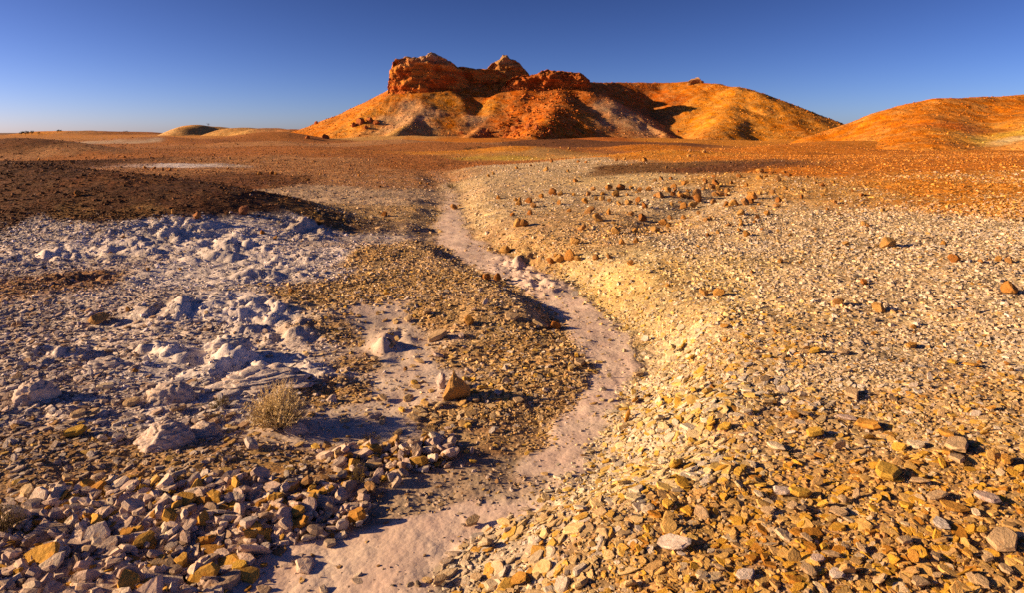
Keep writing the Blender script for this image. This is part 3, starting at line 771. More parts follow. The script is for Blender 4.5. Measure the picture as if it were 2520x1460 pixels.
def lie(dx, dy, yaw, t1, t2):
    """euler angles: spin by yaw, lean by (t1,t2), then follow the slope"""
    def rx(a): c, q, o, i = np.cos(a), np.sin(a), 0 * a, 0 * a + 1; return np.stack([i, o, o, o, c, -q, o, q, c], -1).reshape(-1, 3, 3)
    def ry(a): c, q, o, i = np.cos(a), np.sin(a), 0 * a, 0 * a + 1; return np.stack([c, o, q, o, i, o, -q, o, c], -1).reshape(-1, 3, 3)
    def rz(a): c, q, o, i = np.cos(a), np.sin(a), 0 * a, 0 * a + 1; return np.stack([c, -q, o, q, c, o, o, o, i], -1).reshape(-1, 3, 3)
    m = ry(-np.arctan(dx)) @ rx(np.arctan(dy)) @ ry(t2) @ rx(t1) @ rz(yaw)
    return np.stack([np.arctan2(m[:, 2, 1], m[:, 2, 2]), -np.arcsin(np.clip(m[:, 2, 0], -1, 1)), np.arctan2(m[:, 1, 0], m[:, 0, 0])], 1)

def pick_colors(W, n, k=1.0):
    """stone colours from the zone palettes"""
    pw = W @ ZK.astype(np.float32)
    pi = (pw.cumsum(1) < RNG.random((n, 1)) * pw.sum(1, keepdims=True)).sum(1).clip(0, len(PKEYS) - 1)
    col = np.empty((n, 3))
    for q, key in enumerate(PKEYS):
        m = pi == q
        if m.any():
            cs = np.array([c for c, w in P[key]]); ws = np.array([w for c, w in P[key]]); ws = ws / ws.sum()
            col[m] = cs[RNG.choice(len(cs), m.sum(), p=ws)]
    v = RNG.uniform(.82, 1.18, (n, 1))
    return col * v

def wedge(n, y0, y1, spread=.92):
    """random points, even over the ground, in the strip y0..y1 that the view and a step aside can see"""
    y = np.sqrt(RNG.uniform(y0 * y0, y1 * y1, n)); x = RNG.uniform(-spread, spread, n) * y + RNG.uniform(-.8, .8, n)
    return x, y

# ------------------------------------------------------------------ named rocks first (picture position -> ground)
THINGS = []     # (object, x, y, z, size, kind) used for wording
KEEP = []       # (x, y, r) kept clear of random slabs

def settle(o, x, y, z): o.location = (x, y, z)

BROWN = [(.44, .21, .05), (.48, .25, .06), (.36, .15, .035), (.50, .29, .09), (.40, .21, .07)]
def d5(l): return [(1176 + a * .533, 319 + b * .533, s * .533) + tuple(r) for a, b, s, *r in l]
def d4(l): return [(672 + a * .3001, 319 + b * .3001, s * .3001) + tuple(r) for a, b, s, *r in l]
def d3(l): return [(a * .3001, 252 + b * .3001, s * .3001) + tuple(r) for a, b, s, *r in l]
def d6(l): return [(a * .3335, 487 + b * .3335, s * .3335) + tuple(r) for a, b, s, *r in l]
def d8(l): return [(756 + a * .3454, 630 + b * .3454, s * .3454) + tuple(r) for a, b, s, *r in l]
def d1(l): return [(1428.6 + a * .4332, 588 + b * .4332, s * .4332) + tuple(r) for a, b, s, *r in l]
BL = d5([(1890, 520, 58), (2205, 603, 48), (2405, 597, 34), (2455, 605, 32), (2460, 740, 64), (1665, 800, 48), (1852, 815, 54), (1118, 748, 48), (1045, 748, 40), (452, 515, 44), (120, 550, 46), (185, 428, 44), (212, 430, 36), (640, 473, 40), (820, 460, 38), (855, 428, 32), (480, 452, 38), (555, 408, 42), (515, 370, 42),
          (498, 328, 32), (575, 312, 32), (545, 312, 24), (635, 295, 36), (605, 272, 34), (658, 268, 34), (710, 266, 22), (745, 275, 24), (785, 272, 26), (510, 295, 28), (530, 275, 22), (345, 290, 34), (382, 295, 26), (293, 310, 22), (235, 327, 34), (190, 340, 32), (175, 322, 22), (255, 352, 30), (240, 383, 28), (160, 390, 20), (420, 366, 22), (375, 342, 24),
          (740, 325, 26), (695, 340, 28), (770, 355, 28), (840, 300, 40), (880, 278, 32), (905, 260, 30), (935, 305, 26), (965, 305, 30), (1010, 290, 44), (1015, 320, 36), (948, 355, 34), (995, 345, 36), (1080, 262, 30), (1095, 248, 30), (1120, 295, 34), (1085, 335, 28), (1180, 332, 40), (1232, 333, 32), (1268, 310, 46), (1210, 385, 36), (1270, 355, 22), (1290, 402, 24),
          (1388, 325, 28), (1378, 345, 26), (1360, 287, 26), (1500, 278, 26), (1495, 315, 18), (1205, 212, 24), (1300, 190, 30), (1355, 200, 24), (1300, 222, 24), (1440, 210, 20), (1385, 232, 24), (1240, 255, 18), (1170, 245, 18), (1050, 235, 20), (960, 240, 22), (890, 220, 18), (845, 222, 20), (1590, 255, 22), (1780, 435, 24), (1800, 445, 20), (1650, 340, 22), (1670, 390, 16),
          (1730, 282, 14), (1790, 300, 14), (2150, 520, 24), (1700, 522, 24), (1395, 612, 22), (1490, 612, 16), (1650, 578, 20), (1780, 708, 28), (1265, 660, 20), (705, 620, 24), (605, 588, 22), (545, 590, 34), (425, 590, 48), (375, 610, 38), (335, 622, 32), (460, 605, 30), (360, 585, 20), (665, 525, 30), (730, 515, 28), (880, 440, 24), (1070, 410, 22),
          (1050, 415, 20), (1160, 438, 26), (1215, 435, 24), (1240, 490, 28), (1205, 470, 20), (1060, 487, 18), (1020, 385, 20), (950, 405, 22), (885, 405, 22), (760, 410, 34), (895, 345, 18), (95, 313, 20), (180, 175, 16), (245, 165, 14), (315, 183, 24), (340, 145, 14), (465, 145, 16), (500, 150, 14), (640, 138, 16), (675, 135, 16), (750, 140, 14), (980, 95, 18), (1045, 100, 16),
          (975, 118, 16), (1000, 118, 14), (1090, 215, 18), (1150, 300, 18), (1110, 275, 20), (1250, 285, 20), (1330, 210, 18), (1410, 190, 18), (1520, 215, 16), (1560, 240, 14), (970, 280, 18), (900, 300, 22), (860, 275, 20), (690, 300, 16), (440, 300, 16), (1300, 340, 18), (1150, 350, 16), (2320, 615, 22), (2360, 608, 18), (2310, 322, 14), (1310, 470, 16), (1385, 470, 16), (1440, 490, 18), (1555, 460, 16)])
BL += d4([(1480, 632, 52), (2240, 325, 30), (1805, 360, 26), (1765, 375, 26), (705, 375, 24), (285, 405, 28), (880, 465, 22), (1745, 1215, 62), (1840, 1222, 66), (150, 1320, 50), (1210, 435, 22), (1270, 440, 20), (620, 318, 16), (680, 318, 16), (490, 290, 14), (960, 300, 14), (390, 360, 18), (850, 375, 16), (210, 358, 14), (1400, 270, 14), (780, 318, 12)])
BL += d3([(595, 490, 38), (640, 745, 50), (1425, 910, 46), (1190, 530, 28), (1265, 535, 26), (1335, 550, 28), (1395, 550, 28), (1020, 443, 22), (2130, 580, 34), (2225, 575, 36), (2265, 585, 26), (2070, 478, 18), (1885, 455, 22), (1865, 540, 20), (2150, 1075, 38), (320, 465, 22), (990, 530, 20), (570, 443, 14), (1140, 455, 12), (1650, 480, 14), (2275, 490, 16), (1370, 340, 10)])
BL += d6([(2030, 312, 32), (945, 845, 42), (1000, 1295, 34), (1090, 535, 26), (1330, 530, 24), (820, 420, 30), (390, 660, 26)])
BL += d8([(1160, 478, 64), (1765, 490, 74), (700, 830, 30), (955, 610 - 300, 24)])
BL += d1([(1108, 530, 30), (1888, 488, 28), (1665, 530, 24), (1895, 525, 20), (750, 845, 28), (1825, 692, 20), (1385, 692, 20), (2420, 700, 26), (2450, 740, 24), (2380, 630, 22), (1290, 715, 22), (2265, 685, 22)])
rb = random.Random(5)
for k in range(46):
    BL.append((rb.gauss(1640, 190), rb.gauss(485, 38), rb.uniform(7, 15)))
n_bl = len(BL)
for i, q in enumerate(BL):
    h = at(q[0], q[1] + q[2] * .35)
    if not h or h[1] > 130: continue
    s = q[2] * h[1] / FOC * .68
    rg = random.Random(900 + i)
    o = link(bpy.data.objects.new('boulder', BOULD[rg.randrange(len(BOULD))]))
    sc = (s * rg.uniform(.95, 1.1), s * rg.uniform(.8, 1.05), s * rg.uniform(.74, .98))
    o.scale = sc; o.rotation_euler = (rg.uniform(-.3, .3), rg.uniform(-.3, .3), rg.uniform(0, 6.28))
    z = float(ground_h(np.array([h[0]]), np.array([h[1]]))[0])
    o.location = (h[0], h[1], z + sc[2] * .62)
    c = BROWN[rg.randrange(len(BROWN))]; k = rg.uniform(.85, 1.15)
    o.color = (c[0] * k, c[1] * k, c[2] * k, 1)
    THINGS.append([o, h[0], h[1], s * 2, 'boulder', c]); KEEP.append((h[0], h[1], s))

def place_mesh(name, me, px, py, color=None):
    h = at(px, py)
    o = link(bpy.data.objects.new(name, me))
    z = float(ground_h(np.array([h[0]]), np.array([h[1]]))[0])
    o.location = (h[0], h[1], z)
    if color: o.color = tuple(color) + (1,)
    return o, h, z

# the two dark angular rocks on the edge of the mound, the loaf-shaped tan rock, the pyramid
def hero_boulder(px, py, w, hgt, depth, color, label, seed, shape=None, sub=4, cuts=9, yaw=0.0, name='boulder'):
    v, f = boulder_mesh(seed, sub, cuts, .07)
    if shape is not None: v = shape(v)
    v = v * [.5, .5 * depth, .5]
    mn = v.min(0); mx = v.max(0)
    h = at(px, py)
    mpp = h[1] / FOC
    v = (v - [(mn[0] + mx[0]) / 2, (mn[1] + mx[1]) / 2, mn[2]]) / [mx[0] - mn[0], mx[0] - mn[0], mx[2] - mn[2]] * [w * mpp, w * mpp, hgt * mpp * 1.12]
    me = np_mesh(name, v, f, M_hero, False)
    o = link(bpy.data.objects.new(name, me)); o.color = tuple(color) + (1,)
    z = float(ground_h(np.array([h[0]]), np.array([h[1]]))[0])
    o.location = (h[0], h[1], z - hgt * mpp * .10); o.rotation_euler = (0, 0, yaw)
    KEEP.append((h[0], h[1], w * mpp * .5))
    tag(o, label, 'rock', 'named rocks')
    return o, h
def pyr(v):
    t = np.clip((v[:, 2] + 1) / 2, 0, 1)
    k = 1.05 - .93 * t ** 1.1 + .10 * pn(v[:, 0] * 2.4 + 5, v[:, 2] * 3.0 + v[:, 1], 77)
    return np.stack([v[:, 0] * k - .22 * t, v[:, 1] * k + .1 * t, v[:, 2] + .08 * pn(v[:, 0] * 3, v[:, 1] * 3, 78)], 1)
LAND = {}
LAND['pyramid'] = hero_boulder(1121, 975, 74, 74, .9, (.42, .24, .08), 'pyramid-shaped brown rock standing on the gravel left of the gully', 31, pyr, 4, 7, .5)
hero_boulder(1084, 955, 26, 34, .9, (.50, .40, .36), 'pale pink rock leaning against the pyramid-shaped rock', 32, None, 3, 8)
hero_boulder(245, 797, 48, 24, .8, (.46, .26, .09), 'loaf-shaped tan rock alone among pale flakes on the left slope', 33, None, 4, 8)
hero_boulder(600, 527, 24, 22, .8, (.24, .10, .05), 'dark angular rock at the lower edge of the dark mound', 34, None, 3, 8)
hero_boulder(484, 546, 20, 18, .8, (.34, .15, .06), 'squarish rust rock on white shale below the dark mound', 35, None, 3, 8)

# pale mudstone outcrops
def outcrop(px, py, w, hgt, depth, label, seed, sub=5, color=(.53, .44, .39), lump=.22, flat=.0):
    rg = np.random.default_rng(seed)
    bm = bmesh.new(); bmesh.ops.create_icosphere(bm, subdivisions=sub, radius=1.0)
    v = np.array([q.co[:] for q in bm.verts]); f = np.array([[q.index for q in p_.verts] for p_ in bm.faces]); bm.free()
    for k in range(5):
        n = rg.normal(size=3); n[2] = abs(n[2]) * .6; n /= np.linalg.norm(n); hh = v @ n
        v = v - np.outer(np.maximum(hh - rg.uniform(.65, .9), 0) * .8, n)
    d = lump * (np.abs(fbm(v[:, 0] * 1.7 + seed, v[:, 1] * 1.7 + v[:, 2] * 1.3, 2, seed)) - .25) + lump * .22 * pn(v[:, 0] * 4 + v[:, 2] * 2, v[:, 1] * 4 + v[:, 2] * 3, seed + 5) + lump * .06 * pn(v[:, 0] * 14 + v[:, 2] * 5, v[:, 1] * 14, seed + 6)
    bed = v[:, 2] * 5.5 + .9 * pn(v[:, 0] * 1.3, v[:, 1] * 1.3, seed + 8); fr = bed - np.floor(bed)
    d = d + lump * .28 * (sstep(0, .25, fr) - fr) - lump * .5 * np.clip(1 - 9 * np.abs(pn(v[:, 0] * 2.1 + 3, v[:, 1] * 2.1 + v[:, 2], seed + 9)), 0, 1)
    v = v * (1 + d[:, None])
    h = at(px, py); mpp = h[1] / FOC
    v = v * [.5 * w * mpp, .5 * depth * w * mpp, hgt * mpp * 1.05]
    me = np_mesh('mudstone_outcrop', v, f, M_mud, True)
    o = link(bpy.data.objects.new('mudstone_outcrop', me)); o.color = tuple(color) + (1,)
    z = float(ground_h(np.array([h[0]]), np.array([h[1]]))[0])
    o.location = (h[0], h[1], z - hgt * mpp * .15)
    KEEP.append((h[0], h[1], w * mpp * .42))
    return tag(o, label, 'outcrop', 'pale mudstone outcrops'), h
LAND['left_outcrop'] = outcrop(85, 985, 105, 52, .8, 'rounded pale block of mudstone near the left picture edge', 41)
LAND['mid_outcrop'] = outcrop(420, 975, 115, 36, .8, 'pale domed mudstone outcrop between the rounded block and the lumpy ledge', 42)
LAND['lumpy_outcrop'] = outcrop(400, 1085, 150, 48, .7, 'lumpy pale mudstone outcrop in front of the pale dome', 43, 6)
LAND['ledge'] = outcrop(640, 940, 250, 20, .75, 'broad lumpy white mudstone ledge behind the dry bush', 44, 6, (.58, .51, .48), .42)
outcrop(500, 1062, 90, 30, .7, 'low pale knob of mudstone joined to the lumpy outcrop', 45)
outcrop(560, 880, 110, 26, .8, 'low white mudstone hump behind the broad ledge', 46, 5, (.55, .50, .48), .28)
outcrop(815, 985, 28, 20, .9, 'small white nodule rock on the gravel right of the dry bush', 47, 4)
outcrop(265, 905, 130, 20, .6, 'flat pale ledge of mudstone above the rounded block', 48, 5, (.50, .44, .42), .25)
outcrop(730, 1065, 60, 20, .7, 'pale mudstone shoulder at the foot of the dry bush', 49, 5)
outcrop(790, 1240, 80, 26, .7, 'smooth pale boulder half buried behind the standing slabs', 50, 5, (.52, .42, .33), .15)

# ------------------------------------------------------------------ shale slabs: hand placed, then random; the 300 largest are things
def c7(l): return [(a * .4242, 840 + b * .4242, s * .4242) + tuple(r) for a, b, s, *r in l]
def c3(l): return [(756 + a * .3335, 1050 + b * .3335, s * .3335) + tuple(r) for a, b, s, *r in l]
def c2(l): return [(1596.6 + a * .3665, 1008.4 + b * .3665, s * .3665) + tuple(r) for a, b, s, *r in l]
YE, OC, TA, PI_, PA, GR_, CRM, BR = (.58, .36, .06), (.48, .25, .05), (.46, .33, .19), (.50, .39, .34), (.55, .47, .41), (.42, .38, .35), (.60, .50, .35), (.30, .18, .08)
CN = {YE: 'yellow', OC: 'ochre', TA: 'tan', PI_: 'pinkish', PA: 'pale', GR_: 'grey', CRM: 'cream', BR: 'brown'}
HS = c7([(625, 1145, 125, GR_, 1), (950, 1310, 160, TA, 0), (990, 1405, 200, PA, 0), (455, 440, 115, TA, 0), (535, 425, 95, TA, 0), (765, 365, 105, TA, 0), (1030, 385, 100, TA, 1), (610, 285, 90, CRM, 0), (440, 550, 130, YE, 0), (590, 570, 75, PA, 2), (685, 565, 95, PA, 0), (1460, 630, 125, PA, 0), (1700, 900, 120, YE, 1), (330, 1355, 90, PI_, 2),
         (300, 1215, 115, PI_, 0), (860, 830, 62, YE, 1), (840, 880, 90, YE, 2), (780, 885, 75, YE, 1), (925, 870, 90, OC, 1), (1085, 880, 70, PI_, 1), (1230, 860, 62, PA, 1), (605, 825, 66, TA, 0), (395, 810, 85, TA, 0), (500, 885, 74, PI_, 0), (240, 905, 80, PI_, 1), (35, 405, 66, PI_, 1), (1160, 1160, 80, PI_, 2), (1110, 1130, 80, GR_, 1), (1320, 1180, 100, PI_, 1), (1440, 1190, 90, OC, 1),
         (1540, 1225, 105, PA, 0), (1285, 1255, 155, PI_, 0), (1385, 1340, 115, YE, 0), (1220, 1360, 85, OC, 0), (720, 1380, 105, TA, 0), (515, 1255, 66, CRM, 1), (560, 1300, 120, OC, 0), (1000, 1070, 85, YE, 1), (1010, 1010, 60, OC, 1), (930, 1060, 70, TA, 2), (820, 1040, 90, PI_, 0), (650, 1040, 120, YE, 0), (1320, 920, 70, YE, 2), (1470, 930, 66, OC, 1), (1350, 980, 90, YE, 0), (1290, 990, 80, TA, 0), (1500, 980, 75, PA, 0),
         (1440, 1020, 60, YE, 1), (1230, 1060, 110, PI_, 0), (1330, 1060, 85, PA, 1), (200, 1250, 110, GR_, 0), (100, 1260, 90, PI_, 0), (40, 1230, 80, BR, 0), (50, 1400, 130, GR_, 0), (280, 1420, 110, PI_, 0), (520, 1350, 80, GR_, 2), (430, 1150, 80, TA, 0), (210, 1080, 85, PI_, 0), (320, 1070, 75, YE, 1), (60, 1050, 80, TA, 1), (130, 950, 85, PI_, 0), (60, 960, 90, PA, 0), (340, 960, 90, PA, 1), (700, 1000, 70, PA, 1), (1000, 900, 70, YE, 2)])
HS += c3([(505, 380, 95, PI_, 2), (570, 385, 75, YE, 2), (640, 380, 115, PA, 2), (672, 335, 80, OC, 2), (722, 305, 75, PI_, 2), (690, 245, 80, PI_, 2), (580, 245, 115, PI_, 1), (880, 110, 85, OC, 2), (915, 130, 66, OC, 1), (1225, 288, 72, YE, 0), (965, 292, 75, YE, 0), (985, 252, 62, OC, 1), (1032, 300, 74, PI_, 2), (770, 245, 80, PI_, 1), (1215, 190, 66, PI_, 2), (1265, 195, 56, PI_, 1), (620, 300, 60, CRM, 2), (540, 330, 60, TA, 2), (800, 190, 70, TA, 1), (850, 260, 80, PI_, 0),
          (930, 180, 70, TA, 1), (470, 250, 80, PI_, 1), (1000, 70, 62, GR_, 1), (1390, 20, 80, GR_, 0), (20, 730, 105, TA, 2), (70, 720, 74, PI_, 2), (110, 710, 70, TA, 2), (180, 700, 125, PI_, 1), (260, 745, 150, PA, 2), (290, 690, 90, PI_, 2), (335, 700, 66, TA, 2), (380, 730, 84, PA, 2), (150, 640, 115, CRM, 1), (240, 650, 90, PI_, 1), (1215, 738, 140, TA, 0), (200, 400, 110, PA, 0), (90, 430, 110, TA, 0), (260, 540, 110, PA, 1), (1350, 820, 90, CRM, 0), (1500, 710, 85, CRM, 0), (1560, 1160, 190, OC, 0), (980, 1180, 130, TA, 0), (1250, 1150, 100, TA, 0)])
HS += c2([(1780, 1005, 115, OC, 2), (1170, 625, 125, YE, 1), (1605, 450, 245, YE, 0), (1020, 575, 175, YE, 0), (520, 895, 66, YE, 2), (130, 655, 135, YE, 0), (185, 375, 165, YE, 1), (500, 145, 115, YE, 0), (415, 110, 105, YE, 1), (1120, 170, 135, YE, 0), (1490, 110, 195, OC, 0), (1280, 240, 130, TA, 2), (2080, 280, 260, TA, 0), (2280, 640, 185, PI_, 0), (2380, 930, 280, TA, 0), (1935, 620, 190, TA, 0), (1265, 700, 125, TA, 0),
          (1390, 570, 105, TA, 1), (1260, 1140, 155, PA, 0), (1820, 1200, 145, TA, 0), (2240, 1200, 135, TA, 0), (1930, 1010, 130, TA, 0), (1720, 905, 135, TA, 0), (1960, 800, 150, GR_, 0), (2000, 195, 150, OC, 0), (2060, 700, 175, OC, 0), (1540, 985, 85, TA, 1), (900, 560, 150, PA, 0), (1890, 850, 70, YE, 0), (160, 930, 250, PA, 0), (650, 1150, 150, PA, 0), (1020, 690, 110, TA, 0), (2100, 130, 70, YE, 1), (960, 60, 90, OC, 0), (1040, 50, 110, TA, 0), (1330, 60, 150, PI_, 0),
          (850, 270, 170, CRM, 0), (2000, 330, 130, OC, 0), (2070, 370, 150, TA, 0), (2400, 380, 160, OC, 0), (2490, 420, 90, YE, 1), (1840, 450, 90, YE, 1), (1670, 495, 90, YE, 0), (1810, 510, 130, TA, 0), (1800, 250, 140, CRM, 0), (1670, 240, 110, YE, 1), (1300, 620, 90, TA, 0), (960, 680, 120, TA, 0), (760, 500, 100, YE, 1), (660, 500, 70, YE, 1), (600, 460, 100, YE, 0), (700, 400, 90, CRM, 0), (800, 700, 110, TA, 0), (740, 590, 90, CRM, 0), (350, 690, 130, TA, 1), (450, 690, 66, YE, 2),
          (260, 1180, 90, YE, 0), (470, 1100, 100, TA, 0), (1070, 1110, 120, TA, 0), (1550, 1150, 150, TA, 1), (2180, 1150, 110, TA, 1), (2400, 1120, 130, TA, 0), (2280, 1030, 100, TA, 0), (2140, 1000, 100, OC, 0), (1240, 1000, 150, TA, 0), (1130, 1020, 120, PI_, 0), (1060, 890, 90, TA, 0), (1420, 950, 110, TA, 0), (1800, 700 - 320, 90, OC, 0), (2240, 850, 90, YE, 0), (2200, 740, 80, CRM, 0), (1940, 1150, 80, TA, 0), (220, 1000, 80, PA, 0), (420, 990, 70, CRM, 0)])
HS += [(1428.6 + a * .4332, 588 + b * .4332, s * .4332, c, p) for a, b, s, c, p in
       [(640, 890, 80, YE, 0), (570, 515, 60, CRM, 2), (820, 590, 60, OC, 0), (1335, 660, 80, YE, 0), (1490, 655, 90, TA, 0), (2220, 715, 95, OC, 0), (2110, 695, 80, YE, 0), (1880, 605, 80, OC, 0), (940, 1000, 80, CRM, 0), (380, 900, 70, YE, 1), (310, 920, 100, OC, 1), (480, 820, 60, CRM, 0), (330, 775, 70, TA, 0), (265, 1040, 90, OC, 2), (1630, 1060, 150, OC, 0), (1220, 1020, 90, OC, 0), (820, 1090, 90, YE, 0), (740, 1060, 80, YE, 0), (610, 805, 70, CRM, 0),
        (375, 340, 40, YE, 0), (495, 265, 60, OC, 0), (580, 605, 60, YE, 1), (630, 690, 60, YE, 0), (1060, 690, 60, YE, 0), (2330, 975, 70, OC, 1), (1540, 880, 120, TA, 0), (1050, 440, 50, YE, 0), (370, 570, 60, PA, 2), (815, 505, 60, OC, 0), (1210, 520, 50, YE, 0), (1550, 235 + 180, 50, TA, 0)]]
HS += [(756 + a * .3454, 630 + b * .3454, s * .3454, c, p) for a, b, s, c, p in
       [(920, 610, 150, TA, 0), (480, 785, 70, TA, 0), (930, 735, 110, PI_, 0), (800, 785, 100, TA, 0), (1200, 1025, 90, TA, 0), (1280, 1015, 50, PA, 1), (1500, 1030, 110, TA, 0), (1360, 980, 90, GR_, 0), (760, 1165, 130, TA, 0), (480, 1175, 120, PI_, 0), (1320, 1230, 75, GR_, 1), (960, 1285, 80, GR_, 0), (1940, 780, 130, TA, 0), (1920, 710, 60, YE, 2), (1450, 465, 110, TA, 0), (1660, 495, 130, TA, 0), (1040, 665, 90, TA, 0), (1180, 885, 60, YE, 1), (610, 685, 80, TA, 0),
        (850, 400, 90, TA, 1), (1270, 360, 70, PA, 2), (1355, 390, 50, OC, 1), (1190, 405, 60, PI_, 1), (720, 465, 90, TA, 0), (1620, 175, 60, CRM, 0), (1910, 275, 60, GR_, 2), (1100, 600, 70, PI_, 0), (540, 1035, 110, TA, 0), (1080, 1140, 60, CRM, 2), (1000, 1240, 60, PI_, 0)]]

slabs = []   # x, y, z, (sx, sy, sz), rot, mesh index, colour, key
def add_slab(x, y, s, pose, col, rg, thick=None):
    th_ = thick if thick else rg.uniform(.09, .2) * (1.3 if x < -.2 else 1.0)
    dx, dy = [float(q[0]) for q in normals(ground_h, np.array([x]), np.array([y]), .06)]
    yaw = rg.uniform(0, 6.28)
    sx, sy, sz = s * .5, s * .5 * rg.uniform(.8, 1.05), s * th_
    z = float(ground_h(np.array([x]), np.array([y]))[0])
    if pose == 0: t1, t2, lift = rg.gauss(0, .09), rg.gauss(0, .09), sz * .3 + .014
    elif pose == 1: t1, t2, lift = rg.choice((-1, 1)) * rg.uniform(.35, .6), rg.uniform(-.5, -.1), s * .22
    else: t1, t2, lift = rg.uniform(.9, 1.3) * rg.choice((1, 1, -1)), rg.uniform(-.35, .1), s * .34
    if pose == 2: yaw = rg.uniform(-.7, .7) + (math.pi if rg.random() < .5 else 0)
    lean = Euler((0, t2 if pose == 2 else 0, 0)).to_matrix()
    m = Euler((math.atan(dy), -math.atan(dx), 0)).to_matrix() @ Matrix.Rotation(yaw if pose == 2 else 0, 3, 'Z') @ Euler((t1, t2, 0)).to_matrix() @ (Matrix.Rotation(yaw, 3, 'Z') if pose != 2 else Matrix.Rotation(rg.uniform(0, 6.28), 3, 'Z'))
    slabs.append((x, y, z + lift, (sx, sy, sz), m.to_euler(), rg.randrange(18), col, pose, s))

rgs = random.Random(77)
for q in HS:
    h = at(q[0], q[1] + (q[2] * .2 if q[4] else 0))
    s = q[2] * h[1] / FOC * (1.05 if q[4] == 0 else .98)
    k = rgs.uniform(.9, 1.1)
    add_slab(h[0], h[1], s, q[4], tuple(v * k for v in q[3]), rgs)
    KEEP.append((h[0], h[1], s * .4))
N_HAND = len(slabs)

# ------------------------------------------------------------------ the mass of loose flakes
def cover_points(n, y0, y1, fsize, keep=True):
    x, y = wedge(n, y0, y1)
    W = zone_weights(x, y)
    zd = W @ ZD.astype(np.float32)
    fm = floor_mask(x, y)
    lum = 0 * x
    for (mx, my, rx, ry) in LUMPS: lum = np.maximum(lum, np.exp(-((x - mx) / rx) ** 2 - ((y - my) / ry) ** 2))
    prob = zd[:, 0] * (1 - .93 * fm) * (1 - .55 * lum) * np.clip(.75 + .6 * fbm(x * 1.1, y * 1.1, 3, 151), .15, 1)
    k = RNG.random(n) < prob
    if keep and y1 < 12:
        for (kx, ky, kr) in KEEP: k &= ((x - kx) ** 2 + (y - ky) ** 2) > kr * kr
    return x[k], y[k], zd[k, 1], W[k]

def flakes(n, y0, y1, lo, hi, pw):
    x, y, sz, W = cover_points(n, y0, y1, 1)
    m = len(x)
    s = sz * (lo + (hi - lo) * RNG.random(m) ** pw)
    col = pick_colors(W, m)
    dx, dy = normals(ground_h, x, y, .05)
    z = ground_h(x, y)
    l, r = gully(x, y)
    edge = np.exp(-(((l - x) - .05) / .12) ** 2) * (x < l)
    # a few stand on edge
    up = RNG.random(m) < (.04 + .22 * edge)
    t1 = RNG.normal(0, .15, m); t2 = RNG.normal(-.04, .15, m)
    t1 = np.where(up, RNG.uniform(.5, 1.1, m) * np.sign(RNG.normal(size=m)), t1)
    rot = lie(dx, dy, RNG.uniform(0, 6.28, m), t1, t2)
    th_ = RNG.uniform(.05, .19, m) * np.where(x < -.3, 1.35, 1.0)
    scl = np.stack([s * .5, s * .5 * RNG.uniform(.7, 1.1, m), s * th_], 1)
    pile = np.clip((sz - .03) * 30, 0, 1) * RNG.random(m) * .012
    pos = np.stack([x, y, z + scl[:, 2] * .15 + pile + np.where(up, s * .15, 0)], 1)
    return pos, rot, scl, RNG.integers(0, 18, m), col

def cat(lst): return [np.concatenate(q) for q in zip(*lst)]
F = cat([flakes(62000, 1.7, 4.4, .30, 2.4, 3.4), flakes(66000, 4.4, 8.0, .35, 2.0, 3.2), flakes(52000, 8.0, 15.0, .35, 1.3, 2.4), flakes(30000, 15, 34, .4, 1.3, 2.2)])
def heap(n):
    x = RNG.uniform(-3.4, -.2, n); y = RNG.uniform(1.8, 3.7, n)
    W = zone_weights(x, y); k = (RNG.random(n) < (W @ ZK.astype(np.float32))[:, PKEYS.index('pinkyellow')] ** 1.5) & (floor_mask(x, y) < .2)
    for (kx, ky, kr) in KEEP: k &= ((x - kx) ** 2 + (y - ky) ** 2) > (kr * .8) ** 2
    x = x[k]; y = y[k]; W = W[k]; m = len(x); s_ = .028 + .085 * RNG.random(m) ** 2.2
    dx, dy = normals(ground_h, x, y, .05)
    rot = lie(dx, dy, RNG.uniform(0, 6.28, m), RNG.normal(0, .38, m), RNG.normal(0, .38, m))
    scl = np.stack([s_ * .5, s_ * .5 * RNG.uniform(.7, 1.1, m), s_ * RNG.uniform(.16, .42, m)], 1)
    return np.stack([x, y, ground_h(x, y) + s_ * .12 + RNG.random(m) * .025], 1), rot, scl, RNG.integers(0, 18, m), pick_colors(W, m)
F = cat([F, heap(9000)])
# the largest random flakes in view join the hand-placed slabs as things of their own
app = F[2][:, 0] * 2 / F[0][:, 1]
infr = (np.abs(F[0][:, 0] / F[0][:, 1]) < .74) & (CAM_Z - F[0][:, 2] < F[0][:, 1] * .66)
order = np.argsort(-np.where(infr, app, 0))
take = order[:max(0, 300 - N_HAND)]
for i in take:
    slabs.append((*[float(q) for q in F[0][i]], tuple(float(q) for q in F[2][i]), Euler([float(q) for q in F[1][i]]), int(F[3][i]), tuple(float(q) for q in F[4][i]), 0, float(F[2][i, 0] * 2)))
rest = np.ones(len(F[0]), bool); rest[take] = False
F = [q[rest] for q in F]
scatter('shale_flakes', SLABS_I, F[0], F[1], F[2], F[3], F[4], 'loose shale flakes strewn over the whole stony ground', 'shale')

for (x, y, z, sc, ro, mi, col, pose, s) in slabs[:300]:
    o = link(bpy.data.objects.new('shale_plate', SLABS_O[mi]))
    o.location = (x, y, z); o.scale = sc; o.rotation_euler = ro; o.color = tuple(col) + (1,)
    THINGS.append([o, x, y, s, 'slab%d' % pose, col])

